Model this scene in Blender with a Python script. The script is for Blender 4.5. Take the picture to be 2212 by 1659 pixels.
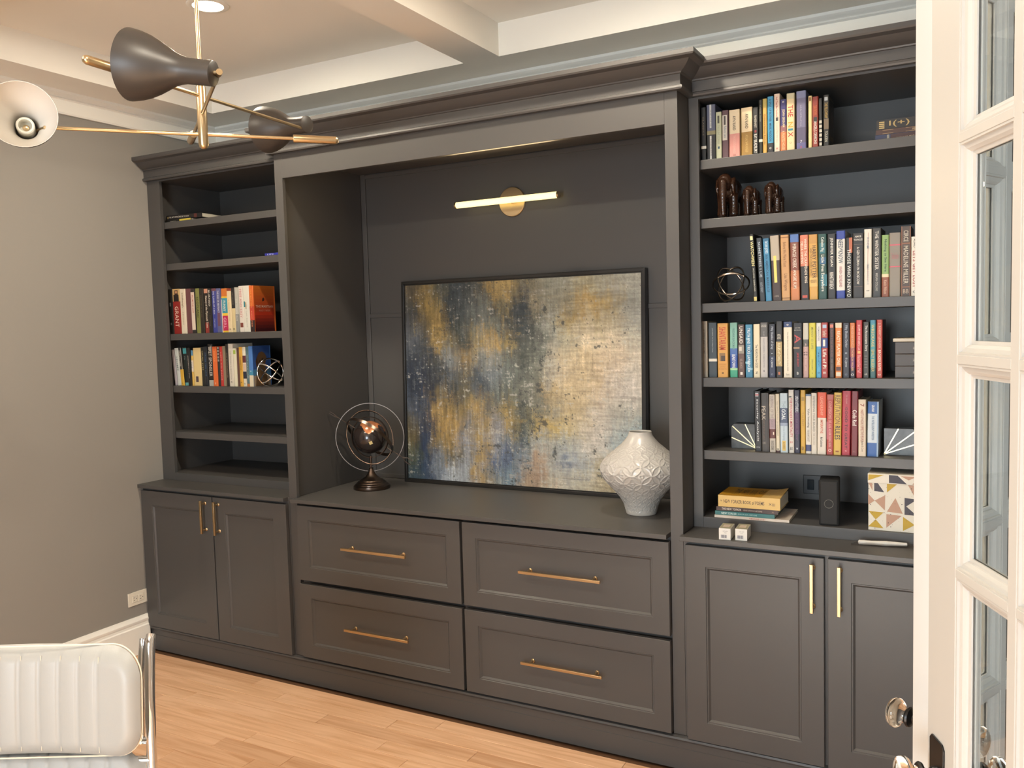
import bpy, math, random
from mathutils import Vector, Matrix, noise
random.seed(7)
sc = bpy.context.scene
col = sc.collection
for o in list(bpy.data.objects): bpy.data.objects.remove(o)
PI = math.pi

# ------------------------------------------------------------------ camera
YAW, PITCH, ROLL = math.radians(-28.5228), math.radians(-3.9796), math.radians(-1.6107)
CAM = Vector((4.0832, -3.3057, 1.7658))
fw = Vector((math.sin(YAW)*math.cos(PITCH), math.cos(YAW)*math.cos(PITCH), math.sin(PITCH)))
rt = Vector((math.cos(YAW), -math.sin(YAW), 0)); up = rt.cross(fw)
r2 = rt*math.cos(ROLL)+up*math.sin(ROLL); u2 = -rt*math.sin(ROLL)+up*math.cos(ROLL)
cd = bpy.data.cameras.new('camera'); cam = bpy.data.objects.new('camera', cd); col.objects.link(cam)
cd.sensor_fit = 'HORIZONTAL'; cd.sensor_width = 36.0; cd.lens = 36.0*1850.4/2212; cd.clip_start = 0.05
cam.matrix_world = Matrix(((r2.x, u2.x, -fw.x, CAM.x), (r2.y, u2.y, -fw.y, CAM.y), (r2.z, u2.z, -fw.z, CAM.z), (0, 0, 0, 1)))
sc.camera = cam
# ------------------------------------------------------------------ view and world
sc.view_settings.view_transform = 'Standard'; sc.view_settings.look = 'None'
sc.view_settings.gamma = 1.0; sc.view_settings.use_curve_mapping = False
sc.view_settings.exposure = 0.28
w = bpy.data.worlds.new('world'); sc.world = w; w.use_nodes = True
bg = w.node_tree.nodes['Background']; bg.inputs[0].default_value = (0.72, 0.86, 1.0, 1); bg.inputs[1].default_value = 1.0
def light(name, kind, loc, energy, color, rot=(0, 0, 0), **kw):
    l = bpy.data.lights.new(name, kind); l.energy = energy; l.color = color
    for k, v in kw.items(): setattr(l, k, v)
    o = bpy.data.objects.new(name, l); col.objects.link(o); o.location = loc; o.rotation_euler = rot
    return o
WARM = (1.0, 0.89, 0.72)
# daylight through the front window behind the camera, and through the hall beyond the French doors
light('window_daylight', 'AREA', (3.32, -6.40, 1.45), 140, (0.80, 0.91, 1.0), (PI/2, 0, 0), shape='RECTANGLE', size=1.6, size_y=1.85)
light('bounce_sun', 'SUN', (3.3, -12, 4), 42, (1.0, 0.96, 0.90), (math.radians(59), 0, 0), angle=math.radians(1))  # added sun: its floor patch out of view bounces light onto the ceiling
light('hall_daylight', 'AREA', (5.3, -3.6, 1.6), 60, (0.86, 0.93, 1.0), (PI/2, 0, 0), shape='RECTANGLE', size=1.4, size_y=2.0)
CANS = [(1.21, -0.62), (2.95, -0.62), (1.21, -2.4), (2.95, -2.4)]
for i, (x, y) in enumerate(CANS):
    light('recessed_lamp', 'AREA', (x, y, 3.138), 20, WARM, (0, 0, 0), shape='DISK', size=0.12)
light('picture_lamp', 'AREA', (2.05, 0.395, 2.372), 2.5, (1.0, 0.72, 0.38), (PI/2, 0, PI), shape='RECTANGLE', size=0.56, size_y=0.02)

# ------------------------------------------------------------------ materials
def hx(h):
    h = h.lstrip('#'); c = [int(h[i:i+2], 16)/255 for i in (0, 2, 4)]
    return tuple((v/12.92 if v <= 0.04045 else ((v+0.055)/1.055)**2.4) for v in c)
def mat(name, c, rough=0.5, metal=0.0, spec=0.5, bump=None, coat=0.0, emit=None, estr=0.0, var=None):
    m = bpy.data.materials.new(name); m.use_nodes = True; nt = m.node_tree; b = nt.nodes['Principled BSDF']
    if isinstance(c, str): c = hx(c)
    b.inputs['Base Color'].default_value = (*c, 1); b.inputs['Roughness'].default_value = rough
    b.inputs['Metallic'].default_value = metal; b.inputs['Specular IOR Level'].default_value = spec
    b.inputs['Coat Weight'].default_value = coat
    if emit: b.inputs['Emission Color'].default_value = (*emit, 1); b.inputs['Emission Strength'].default_value = estr
    if bump or var:
        tc = nt.nodes.new('ShaderNodeTexCoord'); n = nt.nodes.new('ShaderNodeTexNoise')
        n.inputs['Scale'].default_value = (bump or var)[0]; n.inputs['Detail'].default_value = 4
        nt.links.new(tc.outputs['Object'], n.inputs['Vector'])
        if bump:
            bp = nt.nodes.new('ShaderNodeBump'); bp.inputs['Strength'].default_value = bump[1]; bp.inputs['Distance'].default_value = 0.002
            nt.links.new(n.outputs['Fac'], bp.inputs['Height']); nt.links.new(bp.outputs['Normal'], b.inputs['Normal'])
        if var:
            cr = nt.nodes.new('ShaderNodeValToRGB'); cr.color_ramp.elements[0].position = 0.35; cr.color_ramp.elements[1].position = 0.65
            cr.color_ramp.elements[0].color = (*c, 1); cr.color_ramp.elements[1].color = (*(hx(var[1]) if isinstance(var[1], str) else var[1]), 1)
            nt.links.new(n.outputs['Fac'], cr.inputs[0]); nt.links.new(cr.outputs[0], b.inputs['Base Color'])
    return m
PAINT = mat('charcoal_paint', (0.068, 0.064, 0.061), 0.42, spec=0.45, bump=(260, 0.04))
WALL = mat('greige_wall_paint', (0.285, 0.266, 0.238), 0.85, spec=0.2, bump=(300, 0.05))
WHITE = mat('white_trim_paint', (0.86, 0.835, 0.765), 0.45, spec=0.4)
CEIL = mat('ceiling_paint', (0.87, 0.835, 0.76), 0.9, spec=0.1)
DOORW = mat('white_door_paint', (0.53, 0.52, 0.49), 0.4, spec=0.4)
BRASS = mat('brushed_brass', (0.53, 0.37, 0.20), 0.38, 1.0)
LBRASS = mat('satin_lamp_brass', (0.66, 0.51, 0.31), 0.28, 1.0)
CHROME = mat('chrome', (0.82, 0.82, 0.82), 0.06, 1.0)
SHADE = mat('black_shade_enamel', (0.045, 0.038, 0.033), 0.42, spec=0.5)
SHADEW = mat('white_shade_enamel', (0.70, 0.66, 0.60), 0.5)
SOCKET = mat('white_porcelain', (0.82, 0.79, 0.70), 0.3)
BLACKP = mat('black_plastic', (0.012, 0.012, 0.012), 0.4)
DARKBZ = mat('dark_bronze', (0.13, 0.095, 0.075), 0.28, 1.0)
BZSILVER = mat('antique_silver', (0.62, 0.54, 0.46), 0.22, 1.0)
BLACKM = mat('black_iron', (0.012, 0.011, 0.011), 0.35, 0.3)
FRAMEB = mat('black_frame', (0.012, 0.011, 0.010), 0.35)
PAGES = mat('book_pages', (0.60, 0.54, 0.42), 0.8, bump=(900, 0.2))
LEATHER = mat('white_leather', (0.375, 0.372, 0.35), 0.42, spec=0.5, bump=(420, 0.08))
STITCH = mat('cream_stitching', (0.78, 0.70, 0.55), 0.7)
CERAMIC = mat('glazed_ceramic', (0.46, 0.44, 0.405), 0.25, spec=0.6, coat=0.2)
MARBLE = mat('black_marble', (0.030, 0.034, 0.036), 0.35, var=(14, (0.085, 0.095, 0.098)))
INLAY = mat('brass_inlay', (0.85, 0.72, 0.42), 0.3, 1.0)
WOODD = mat('polished_dark_wood', (0.026, 0.011, 0.006), 0.2, spec=0.5, coat=0.3)
OUTLET = mat('almond_outlet_plastic', (0.78, 0.72, 0.60), 0.35)
LENS = mat('lamp_lens', (1, 1, 1), 0.5, emit=(1.0, 0.86, 0.62), estr=14)
TUBE = mat('glowing_tube', (1, 0.9, 0.6), 0.5, emit=(1.0, 0.80, 0.34), estr=1.25)
def glass_mat(name, tint=(1, 1, 1), ior=1.5, rough=0.0, thin=False):
    m = bpy.data.materials.new(name); m.use_nodes = True; nt = m.node_tree; nt.nodes.clear()
    out = nt.nodes.new('ShaderNodeOutputMaterial')
    if thin:
        t = nt.nodes.new('ShaderNodeBsdfTransparent'); t.inputs[0].default_value = (*tint, 1)
        g = nt.nodes.new('ShaderNodeBsdfGlossy'); g.inputs['Roughness'].default_value = rough
        f = nt.nodes.new('ShaderNodeLayerWeight'); f.inputs[0].default_value = 0.5
        pw = nt.nodes.new('ShaderNodeMath'); pw.operation = 'POWER'; pw.inputs[1].default_value = 5; nt.links.new(f.outputs['Facing'], pw.inputs[0])
        md = nt.nodes.new('ShaderNodeMath'); md.operation = 'MULTIPLY_ADD'; md.inputs[1].default_value = 0.95; md.inputs[2].default_value = 0.04; nt.links.new(pw.outputs[0], md.inputs[0])
        mx = nt.nodes.new('ShaderNodeMixShader')
        nt.links.new(md.outputs[0], mx.inputs[0]); nt.links.new(t.outputs[0], mx.inputs[1]); nt.links.new(g.outputs[0], mx.inputs[2])
        nt.links.new(mx.outputs[0], out.inputs[0])
    else:
        g = nt.nodes.new('ShaderNodeBsdfGlass'); g.inputs[0].default_value = (*tint, 1); g.inputs['Roughness'].default_value = rough; g.inputs['IOR'].default_value = ior
        nt.links.new(g.outputs[0], out.inputs[0])
    return m
PANE = glass_mat('window_glass', (0.96, 0.98, 0.97), 1.5, 0.0, True)
CRYSTAL = glass_mat('crystal_knob_glass', (0.98, 0.97, 0.95), 1.52)
FILM = glass_mat('clear_plastic_film', (0.86, 0.84, 0.82), 1.35, 0.2, True)
def plank_mat():
    m = bpy.data.materials.new('oak_floor'); m.use_nodes = True; nt = m.node_tree; b = nt.nodes['Principled BSDF']; L = nt.links.new
    oi = nt.nodes.new('ShaderNodeObjectInfo'); tc = nt.nodes.new('ShaderNodeTexCoord')
    mp = nt.nodes.new('ShaderNodeMapping'); mp.inputs['Scale'].default_value = (1.4, 22, 22)
    ad = nt.nodes.new('ShaderNodeVectorMath'); ad.operation = 'ADD'
    cb = nt.nodes.new('ShaderNodeCombineXYZ'); ml = nt.nodes.new('ShaderNodeMath'); ml.operation = 'MULTIPLY'; ml.inputs[1].default_value = 40
    L(oi.outputs['Random'], ml.inputs[0]); L(ml.outputs[0], cb.inputs[0]); L(ml.outputs[0], cb.inputs[2])
    L(tc.outputs['Object'], ad.inputs[0]); L(cb.outputs[0], ad.inputs[1]); L(ad.outputs[0], mp.inputs[0])
    n = nt.nodes.new('ShaderNodeTexNoise'); n.inputs['Scale'].default_value = 1.6; n.inputs['Detail'].default_value = 7; n.inputs['Distortion'].default_value = 1.0
    L(mp.outputs[0], n.inputs['Vector'])
    r = nt.nodes.new('ShaderNodeValToRGB'); e = r.color_ramp.elements
    e[0].position = 0.30; e[0].color = (*hx('#c49873'), 1); e[1].position = 0.62; e[1].color = (*hx('#d9b291'), 1)
    L(n.outputs['Fac'], r.inputs[0])
    r3 = nt.nodes.new('ShaderNodeValToRGB'); e = r3.color_ramp.elements
    e[0].color = (0.84, 0.78, 0.72, 1); e[1].color = (1.06, 1.05, 1.03, 1); e[0].position = 0.0; e[1].position = 0.6
    L(oi.outputs['Random'], r3.inputs[0])
    mx = nt.nodes.new('ShaderNodeMix'); mx.data_type = 'RGBA'; mx.blend_type = 'MULTIPLY'; mx.inputs[0].default_value = 1
    L(r.outputs[0], mx.inputs[6]); L(r3.outputs[0], mx.inputs[7]); L(mx.outputs[2], b.inputs['Base Color'])
    b.inputs['Roughness'].default_value = 0.42; b.inputs['Specular IOR Level'].default_value = 0.35
    bp = nt.nodes.new('ShaderNodeBump'); bp.inputs['Strength'].default_value = 0.08; bp.inputs['Distance'].default_value = 0.001
    L(n.outputs['Fac'], bp.inputs['Height']); L(bp.outputs[0], b.inputs['Normal'])
    return m
OAK = plank_mat()
def attr_mat(name, rough=0.6):
    m = bpy.data.materials.new(name); m.use_nodes = True; nt = m.node_tree; b = nt.nodes['Principled BSDF']
    a = nt.nodes.new('ShaderNodeAttribute'); a.attribute_name = 'print'; nt.links.new(a.outputs['Color'], b.inputs['Base Color'])
    n = nt.nodes.new('ShaderNodeTexNoise'); n.inputs['Scale'].default_value = 120; n.inputs['Detail'].default_value = 5
    bp = nt.nodes.new('ShaderNodeBump'); bp.inputs['Strength'].default_value = 0.25; bp.inputs['Distance'].default_value = 0.002
    nt.links.new(n.outputs['Fac'], bp.inputs['Height']); nt.links.new(bp.outputs[0], b.inputs['Normal'])
    b.inputs['Roughness'].default_value = rough
    return m
_cm = {}
def cmat(h, rough=0.45):
    k = (h, rough)
    if k not in _cm: _cm[k] = mat('colour_'+h.strip('#'), tuple(v*0.9 for v in hx(h)), rough)
    return _cm[k]

# ------------------------------------------------------------------ mesh helpers
def wloc(o):
    v = Vector((0, 0, 0))
    while o is not None: v += o.location; o = o.parent
    return v
class MB:
    """collects shapes in world coordinates; build() links them as ONE mesh object"""
    def __init__(s): s.v = []; s.f = []; s.m = []
    def add(s, vs, fs, mi=0, M=None):
        n = len(s.v); s.v += [tuple(M @ Vector(p)) if M else tuple(p) for p in vs]
        s.f += [tuple(i+n for i in f) for f in fs]; s.m += [mi]*len(fs); return s
    def box(s, x0, x1, y0, y1, z0, z1, mi=0, M=None):
        vs = [(x0, y0, z0), (x1, y0, z0), (x1, y1, z0), (x0, y1, z0), (x0, y0, z1), (x1, y0, z1), (x1, y1, z1), (x0, y1, z1)]
        return s.add(vs, [(3, 2, 1, 0), (4, 5, 6, 7), (0, 1, 5, 4), (1, 2, 6, 5), (2, 3, 7, 6), (3, 0, 4, 7)], mi, M)
    def prism(s, poly, h0, h1, axis='z', mi=0, M=None):
        n = len(poly)
        mk = {'z': lambda p, h: (p[0], p[1], h), 'y': lambda p, h: (p[0], h, p[1]), 'x': lambda p, h: (h, p[0], p[1])}[axis]
        vs = [mk(p, h0) for p in poly]+[mk(p, h1) for p in poly]
        fs = [tuple(range(n)), tuple(range(2*n-1, n-1, -1))]+[(i, i+n, (i+1) % n+n, (i+1) % n) for i in range(n)]
        return s.add(vs, fs, mi, M)
    def lathe(s, prof, n=24, M=None, mi=0, caps=True):
        """prof: (radius, height) about +z"""
        vs = []; fs = []
        for r, z in prof:
            for k in range(n): a = 2*PI*k/n; vs.append((r*math.cos(a), r*math.sin(a), z))
        for i in range(len(prof)-1):
            for k in range(n): fs.append((i*n+k, i*n+(k+1) % n, (i+1)*n+(k+1) % n, (i+1)*n+k))
        if caps:
            if prof[0][0] > 1e-5: fs.append(tuple(range(n-1, -1, -1)))
            if prof[-1][0] > 1e-5: b = (len(prof)-1)*n; fs.append(tuple(range(b, b+n)))
        return s.add(vs, fs, mi, M)
    def rod(s, a, b, r, n=12, mi=0, r1=None):
        a = Vector(a); b = Vector(b); d = b-a
        return s.lathe([(r, 0), (r if r1 is None else r1, d.length)], n, axis_mat(a, d), mi)
    def tube(s, pts, r, n=8, closed=False, mi=0, flat=None):
        pts = [Vector(p) for p in pts]; N = len(pts); vs = []; fs = []
        T = []
        for i in range(N):
            a = pts[(i-1) % N] if (closed or i > 0) else pts[i]; b = pts[(i+1) % N] if (closed or i < N-1) else pts[i]
            T.append((b-a).normalized())
        ref = Vector((0, 0, 1)) if abs(T[0].z) < 0.9 else Vector((1, 0, 0))
        u = (ref-T[0]*ref.dot(T[0])).normalized()
        for i in range(N):
            u = (u-T[i]*u.dot(T[i])).normalized(); v = T[i].cross(u)
            for k in range(n):
                a = 2*PI*k/n; ra = r; rb = r if flat is None else flat
                vs.append(pts[i]+u*(ra*math.cos(a))+v*(rb*math.sin(a)))
        for i in range(N if closed else N-1):
            for k in range(n): fs.append((i*n+k, i*n+(k+1) % n, ((i+1) % N)*n+(k+1) % n, ((i+1) % N)*n+k))
        if not closed: fs += [tuple(range(n-1, -1, -1)), tuple(range((N-1)*n, N*n))]
        return s.add(vs, fs, mi)
    def sphere(s, c, r, n=20, m=12, mi=0, sc_=(1, 1, 1), M=None):
        prof = [(r*math.sin(PI*i/m), -r*math.cos(PI*i/m)) for i in range(m+1)]
        prof[0] = (1e-6, -r); prof[-1] = (1e-6, r)
        Q = Matrix.Translation(Vector(c)) @ (M or Matrix()) @ Matrix.Diagonal((*sc_, 1))
        return s.lathe(prof, n, Q, mi, caps=False)
    def sweep(s, path, prof, mi=0, end=True):
        """profile (out, z) swept along an xy path, out = right of travel direction, mitred corners"""
        P = [Vector(p) for p in path]; N = len(P); vs = []; fs = []; k = len(prof)
        nr = [Vector(((P[i+1]-P[i]).normalized().y, -(P[i+1]-P[i]).normalized().x)) for i in range(N-1)]
        for i in range(N):
            if i == 0: o = nr[0]
            elif i == N-1: o = nr[-1]
            else: o = (nr[i-1]+nr[i]); o = o/(1+nr[i-1].dot(nr[i]))
            for (a, z) in prof: vs.append((P[i].x+o.x*a, P[i].y+o.y*a, z))
        for i in range(N-1):
            for j in range(k): fs.append((i*k+j, (i+1)*k+j, (i+1)*k+(j+1) % k, i*k+(j+1) % k))
        if end: fs += [tuple(range(k)), tuple(range(N*k-1, (N-1)*k-1, -1))]
        return s.add(vs, fs, mi)
    def build(s, name, m, parent=None, smooth=False, bevel=None, label=None, kind=None, angle=35):
        me = bpy.data.meshes.new(name)
        off = wloc(parent)
        me.from_pydata([tuple(Vector(p)-off) for p in s.v], [], s.f); me.validate()
        for mm in (m if isinstance(m, (list, tuple)) else [m]): me.materials.append(mm)
        if len(me.polygons) == len(s.m): me.polygons.foreach_set('material_index', s.m)
        o = bpy.data.objects.new(name, me); col.objects.link(o); o.parent = parent
        import bmesh
        bm = bmesh.new(); bm.from_mesh(me); bmesh.ops.recalc_face_normals(bm, faces=bm.faces); bm.to_mesh(me); bm.free()
        if smooth:
            me.polygons.foreach_set('use_smooth', [True]*len(me.polygons)); me.set_sharp_from_angle(angle=math.radians(angle))
        if bevel:
            b = o.modifiers.new('bevel', 'BEVEL'); b.width = bevel; b.segments = 2; b.limit_method = 'ANGLE'; b.angle_limit = math.radians(40)
        if label: o['label'] = label
        if kind: o['kind'] = kind
        return o
def axis_mat(a, d):
    d = Vector(d).normalized(); q = Vector((0, 0, 1)).rotation_difference(d)
    return Matrix.Translation(Vector(a)) @ q.to_matrix().to_4x4()
def thing(name, label, cat, loc=(0, 0, 0), group=None):
    o = bpy.data.objects.new(name, None); col.objects.link(o); o.location = loc; o.empty_display_size = 0.05
    o['label'] = label; o['category'] = cat
    if group: o['group'] = group
    return o
def tag(o, label, cat, group=None):
    o['label'] = label; o['category'] = cat
    if group: o['group'] = group
    return o
def rbox(x0, x1, y0, y1, z0, z1): return MB().box(x0, x1, y0, y1, z0, z1)

# flat lettering made from the built-in font
_tx = {}
def text_mesh(s, bold=0.0):
    k = (s, bold)
    if k in _tx: return _tx[k]
    cu = bpy.data.curves.new('lettering', 'FONT'); cu.body = s; cu.resolution_u = 2; cu.offset = bold; cu.space_character = 1.06
    o = bpy.data.objects.new('lettering', cu); me = o.to_mesh()
    vs = [Vector(v.co) for v in me.vertices]; fs = [tuple(p.vertices) for p in me.polygons]
    o.to_mesh_clear(); bpy.data.objects.remove(o); bpy.data.curves.remove(cu)
    if not vs: _tx[k] = ([], []); return _tx[k]
    x0 = min(v.x for v in vs); x1 = max(v.x for v in vs); y0 = min(v.y for v in vs); y1 = max(v.y for v in vs)
    vs = [((v.x-x0)/max(x1-x0, 1e-6), (v.y-y0)/max(y1-y0, 1e-6)) for v in vs]
    _tx[k] = (vs, fs); return _tx[k]
def put_text(mb, s, org, ux, uy, L, H, mi=0, bold=0.0, M=None):
    """text s fills an L x H box whose centre is org; ux reading direction, uy letter-up direction"""
    vs, fs = text_mesh(s, bold)
    if not vs: return
    org = Vector(org); ux = Vector(ux); uy = Vector(uy)
    mb.add([org+ux*((a-0.5)*L)+uy*((b-0.5)*H) for a, b in vs], fs, mi, M)

# ================================================================== SETTING
ZS, ZC, YB, XW, YF = 3.0, 3.15, 0.52, 4.27, -6.5   # soffit, coffer, back wall, right wall, front wall
fl = rbox(-0.15, 6.2, YF-0.1, YB+0.1, -0.12, -0.012).build('floor', mat('subfloor', '#5a3d25', 0.8)); fl['kind'] = 'structure'
fl['label'] = 'light oak strip floor running along the built-in wall'
PW = 0.0905; JO = {5: [1.307, 2.7], 4: [1.213, 1.602, 3.1], 9: [1.13, 1.80, 2.95], 8: [1.477, 2.276], 7: [0.72, 1.878, 2.9], 2: [1.10, 2.3], 3: [1.47, 2.6], 6: [0.59, 2.05, 3.4], 10: [0.9, 2.0, 2.86], 11: [1.287, 2.5]}
rows = range(-62, 13)
for r in rows:
    y0 = -0.998-2*PW+r*PW; y1 = y0+PW
    if y1 > -0.10: continue
    js = JO.get(r)
    if js is None:
        js = []; x = random.uniform(0.4, 1.6)
        while x < 3.9: js.append(x); x += random.uniform(0.8, 1.7)
    xs = [0.0]+js+[XW-0.005]
    for a, b in zip(xs, xs[1:]):
        g = 0.0007; c = 0.0012; t = -random.uniform(0, 0.0004)
        A = [(a+g, y0+g), (b-g, y0+g), (b-g, y1-g), (a+g, y1-g)]; B = [(a+g+c, y0+g+c), (b-g-c, y0+g+c), (b-g-c, y1-g-c), (a+g+c, y1-g-c)]
        vs = [(*p, -0.012) for p in A]+[(*p, t-c) for p in A]+[(*p, t) for p in B]
        fs = [(0, 1, 5, 4), (1, 2, 6, 5), (2, 3, 7, 6), (3, 0, 4, 7), (4, 5, 9, 8), (5, 6, 10, 9), (6, 7, 11, 10), (7, 4, 8, 11), (8, 9, 10, 11)]
        MB().add(vs, fs).build('plank', OAK, fl)
rbox(XW, 6.1, YF, YB, -0.012, -0.001).build('hall_floor', mat('hall_floor_oak', '#a87848', 0.45), fl)
wl = rbox(-0.12, 0, YF, YB, 0, ZS+0.2).build('wall_left', WALL, kind='structure')
wb = rbox(-0.12, XW, YB, YB+0.12, 0, ZS+0.2).build('wall_back', WHITE, kind='structure')
wf = MB(); wf.box(-0.12, 2.49, YF-0.12, YF, 0, ZS+0.2); wf.box(4.15, 6.1, YF-0.12, YF, 0, ZS+0.2); wf.box(2.49, 4.15, YF-0.12, YF, 0, 0.5); wf.box(2.49, 4.15, YF-0.12, YF, 2.4, ZS+0.2)
wf.build('wall_front', WALL, kind='structure')
# window behind the camera
wn = MB()
for x in (2.49, 3.30, 4.11): wn.box(x, x+0.04, YF-0.09, YF-0.04, 0.5, 2.4)
for z in (0.5, 1.42, 2.36): wn.box(2.49, 4.15, YF-0.09, YF-0.04, z, z+0.04)
win = wn.build('window_1', WHITE, kind='structure')
rbox(2.51, 4.13, YF-0.07, YF-0.066, 0.52, 2.38).build('pane', PANE, win)
# right wall with the French door opening
AH = (4.261, -2.102); BH = (4.265, -0.858); DH = 2.56
wr = MB(); wr.box(XW, XW+0.13, -0.80, YB+0.12, 0, ZS+0.2); wr.box(XW, XW+0.13, YF, -2.16, 0, ZS+0.2); wr.box(XW, XW+0.13, -2.16, -0.80, DH+0.03, ZS+0.2)
wr.build('wall_right', WALL, kind='structure')
cs = MB()
for y0, y1 in ((-2.27, -2.16), (-0.80, -0.69)):
    for x0, x1 in ((XW-0.018, XW), (XW+0.13, XW+0.148)): cs.box(x0, x1, y0, y1, 0, DH+0.14)
for x0, x1 in ((XW-0.018, XW), (XW+0.13, XW+0.148)): cs.box(x0, x1, -2.27, -0.69, DH+0.03, DH+0.14)
for y0, y1 in ((-2.16, -2.14), (-0.82, -0.80)): cs.box(XW+0.02, XW+0.13, y0, y1, 0, DH+0.03)
cs.box(XW+0.02, XW+0.13, -2.16, -0.80, DH+0.01, DH+0.03)
cs.build('trim_1', WHITE, kind='structure')
# hall beyond: far wall, end wall, a white cased opening on the far wall
rbox(6.0, 6.1, YF, YB+0.12, 0, ZS+0.2).build('wall_hall', WALL, kind='structure')
rbox(XW+0.13, 6.0, YB, YB+0.12, 0, ZS+0.2).build('wall_hall_end', WALL, kind='structure')
hc = MB()
for y0, y1 in ((-0.45, -0.33), (0.12, 0.24)): hc.box(5.975, 6.0, y0, y1, 0, 2.3)
hc.box(5.975, 6.0, -0.45, 0.24, 2.3, 2.42); hc.box(4.75, 4.87, YB-0.02, YB, 0, 2.2); hc.box(5.55, 5.67, YB-0.02, YB, 0, 2.2); hc.box(4.75, 5.67, YB-0.02, YB, 2.2, 2.32)
hc.build('trim_2', WHITE, kind='structure')
# ceiling with coffers
ce = rbox(-0.12, 6.1, YF-0.12, YB+0.12, ZC, ZC+0.1).build('ceiling', CEIL, kind='structure')
bw = 0.28; bx0, bx1, by0, by1 = 1.945, 2.136, -1.61, -1.42
def beam(*a): rbox(*a).build('beam', CEIL, ce)
beam(0, bw, -3.5, YB, ZS, ZC); beam(bw, XW, YB-bw, YB, ZS, ZC); beam(XW-bw, XW+0.0, -3.5, YB-bw, ZS, ZC)
beam(bx0, bx1, -3.2, YB-bw, ZS, ZC); beam(bw, bx0, by0, by1, ZS, ZC); beam(bx1, XW-bw, by0, by1, ZS, ZC); beam(bw, XW-bw, -3.5, -3.2, ZS, ZC)
# frieze boards with bead under the soffit (left and back)
fp = [(0.0, 2.89), (0.014, 2.89), (0.018, 2.898), (0.018, 2.958), (0.026, 2.964), (0.022, 2.972), (0.036, 2.980), (0.044, 2.988), (0.044, ZS), (0.0, ZS)]
MB().sweep([(0, -4.0), (0, YB), (XW, YB)], fp).build('trim_3', WHITE, kind='structure', smooth=True, angle=25)
# baseboard on the left wall
bp_ = [(0, 0), (0.018, 0), (0.018, 0.150), (0.013, 0.156), (0.012, 0.168), (0.016, 0.178), (0.016, 0.186), (0.007, 0.200), (0.005, 0.208), (0, 0.208)]
MB().sweep([(0, YF), (0, -0.158)], bp_).build('baseboard_left', WHITE, kind='structure', smooth=True, angle=25)
MB().sweep([(XW, -2.28), (XW, YF)], bp_).build('baseboard_right', WHITE, kind='structure', smooth=True, angle=25)

# ================================================================== BUILT-IN
U, Cc, Kc, Dd = 0.0, -0.1386, -0.1753, -0.163
X1, X2, X3, X4, X5 = 1.083, 1.133, 3.045, 3.096, 3.135
ZK, ZKB = 0.940, 0.9214
XR = 4.145                                                    # right end of the right-hand units; filler beyond
crown = [(0.0, 2.616), (0.024, 2.616), (0.027, 2.622), (0.026, 2.629), (0.017, 2.634), (0.017, 2.672), (0.022, 2.674), (0.024, 2.679), (0.036, 2.684), (0.048, 2.692), (0.058, 2.701), (0.066, 2.710), (0.076, 2.713), (0.086, 2.716), (0.090, 2.722), (0.090, 2.737), (0.0, 2.737)]
def bookcase(label, xa, xb, sl, sr, zs, path, wall_side):
    """upper bookcase: xa..xb outer, sl/sr stile inner edges, zs shelf tops"""
    t = thing('bookcase', label, 'bookcase', ((xa+xb)/2, 0.25, ZK))
    il, ir = (0.05 if wall_side == 'l' else X4+0.022), (xb-0.045)
    rbox(xa, il, 0.02, 0.48, ZK, 2.66).build('side_panel', PAINT, t); rbox(ir, xb, 0.02, 0.48, ZK, 2.66).build('side_panel', PAINT, t)
    rbox(xa, xb, 0.48, 0.505, ZK, 2.66).build('back_panel', PAINT, t)
    rbox(il, ir, 0.02, 0.48, 2.612, 2.66).build('top_panel', PAINT, t); rbox(il, ir, 0.02, 0.48, ZK, 0.983).build('bottom_panel', PAINT, t)
    rbox(xa, sl, 0, 0.02, ZK, 2.66).build('stile', PAINT, t, bevel=0.001); rbox(sr, xb, 0, 0.02, ZK, 2.66).build('stile', PAINT, t, bevel=0.001)
    rbox(sl, sr, 0, 0.02, ZK, 0.983).build('bottom_rail', PAINT, t, bevel=0.001); rbox(sl, sr, 0, 0.02, 2.608, 2.66).build('top_rail', PAINT, t)
    for z in zs: rbox(il, ir, 0.024, 0.48, z-0.0362, z).build('shelf', PAINT, t, bevel=0.0012)
    MB().sweep(path, crown).build('crown_moulding', PAINT, t, smooth=True, angle=28)
    return t
ZR = [2.381, 2.154, 1.8263, 1.5343, 1.246]; ZL = [2.386, 2.156, 1.7655, 1.4724, 1.2134]
bookcase('charcoal built-in bookcase left of the picture niche, beside the grey wall', 0.001, X1-.0004, 0.0997, 1.01, ZL, [(0, U), (X1-0.03, U)], 'l')
bookcase('charcoal built-in bookcase full of books, right of the picture niche', X4+.0004, XR, X5, XR-0.06, ZR, [(X4+0.02, U), (XR+0.12, U)], 'r')
# centre niche
t = thing('display_niche', 'charcoal centre niche with wide header, framing the abstract picture', 'cabinet', ((X1+X4)/2, 0.2, 0))
rbox(X1+.0006, X2, Cc, Cc+0.02, 0.138, 2.66).build('stile', PAINT, t, bevel=0.001); rbox(X3, X4-.0006, Cc, Cc+0.02, 0.138, 2.66).build('stile', PAINT, t, bevel=0.001)
rbox(X2, X3, Cc, Cc+0.02, 2.4996, 2.66).build('header', PAINT, t, bevel=0.001)
rbox(X1+0.001, 1.117, Cc+0.0205, 0.48, ZK+.0003, 2.66).build('side_panel', PAINT, t); rbox(3.06, X4-0.001, Cc+0.0205, 0.48, ZK+.0003, 2.66).build('side_panel', PAINT, t)
rbox(1.117, 3.06, Cc+0.02, 0.48, 2.60, 2.66).build('top_panel', PAINT, t)
rbox(X1+.001, X4-.001, 0.49, 0.505, ZK+.0005, 2.66).build('back_panel', PAINT, t)
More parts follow.
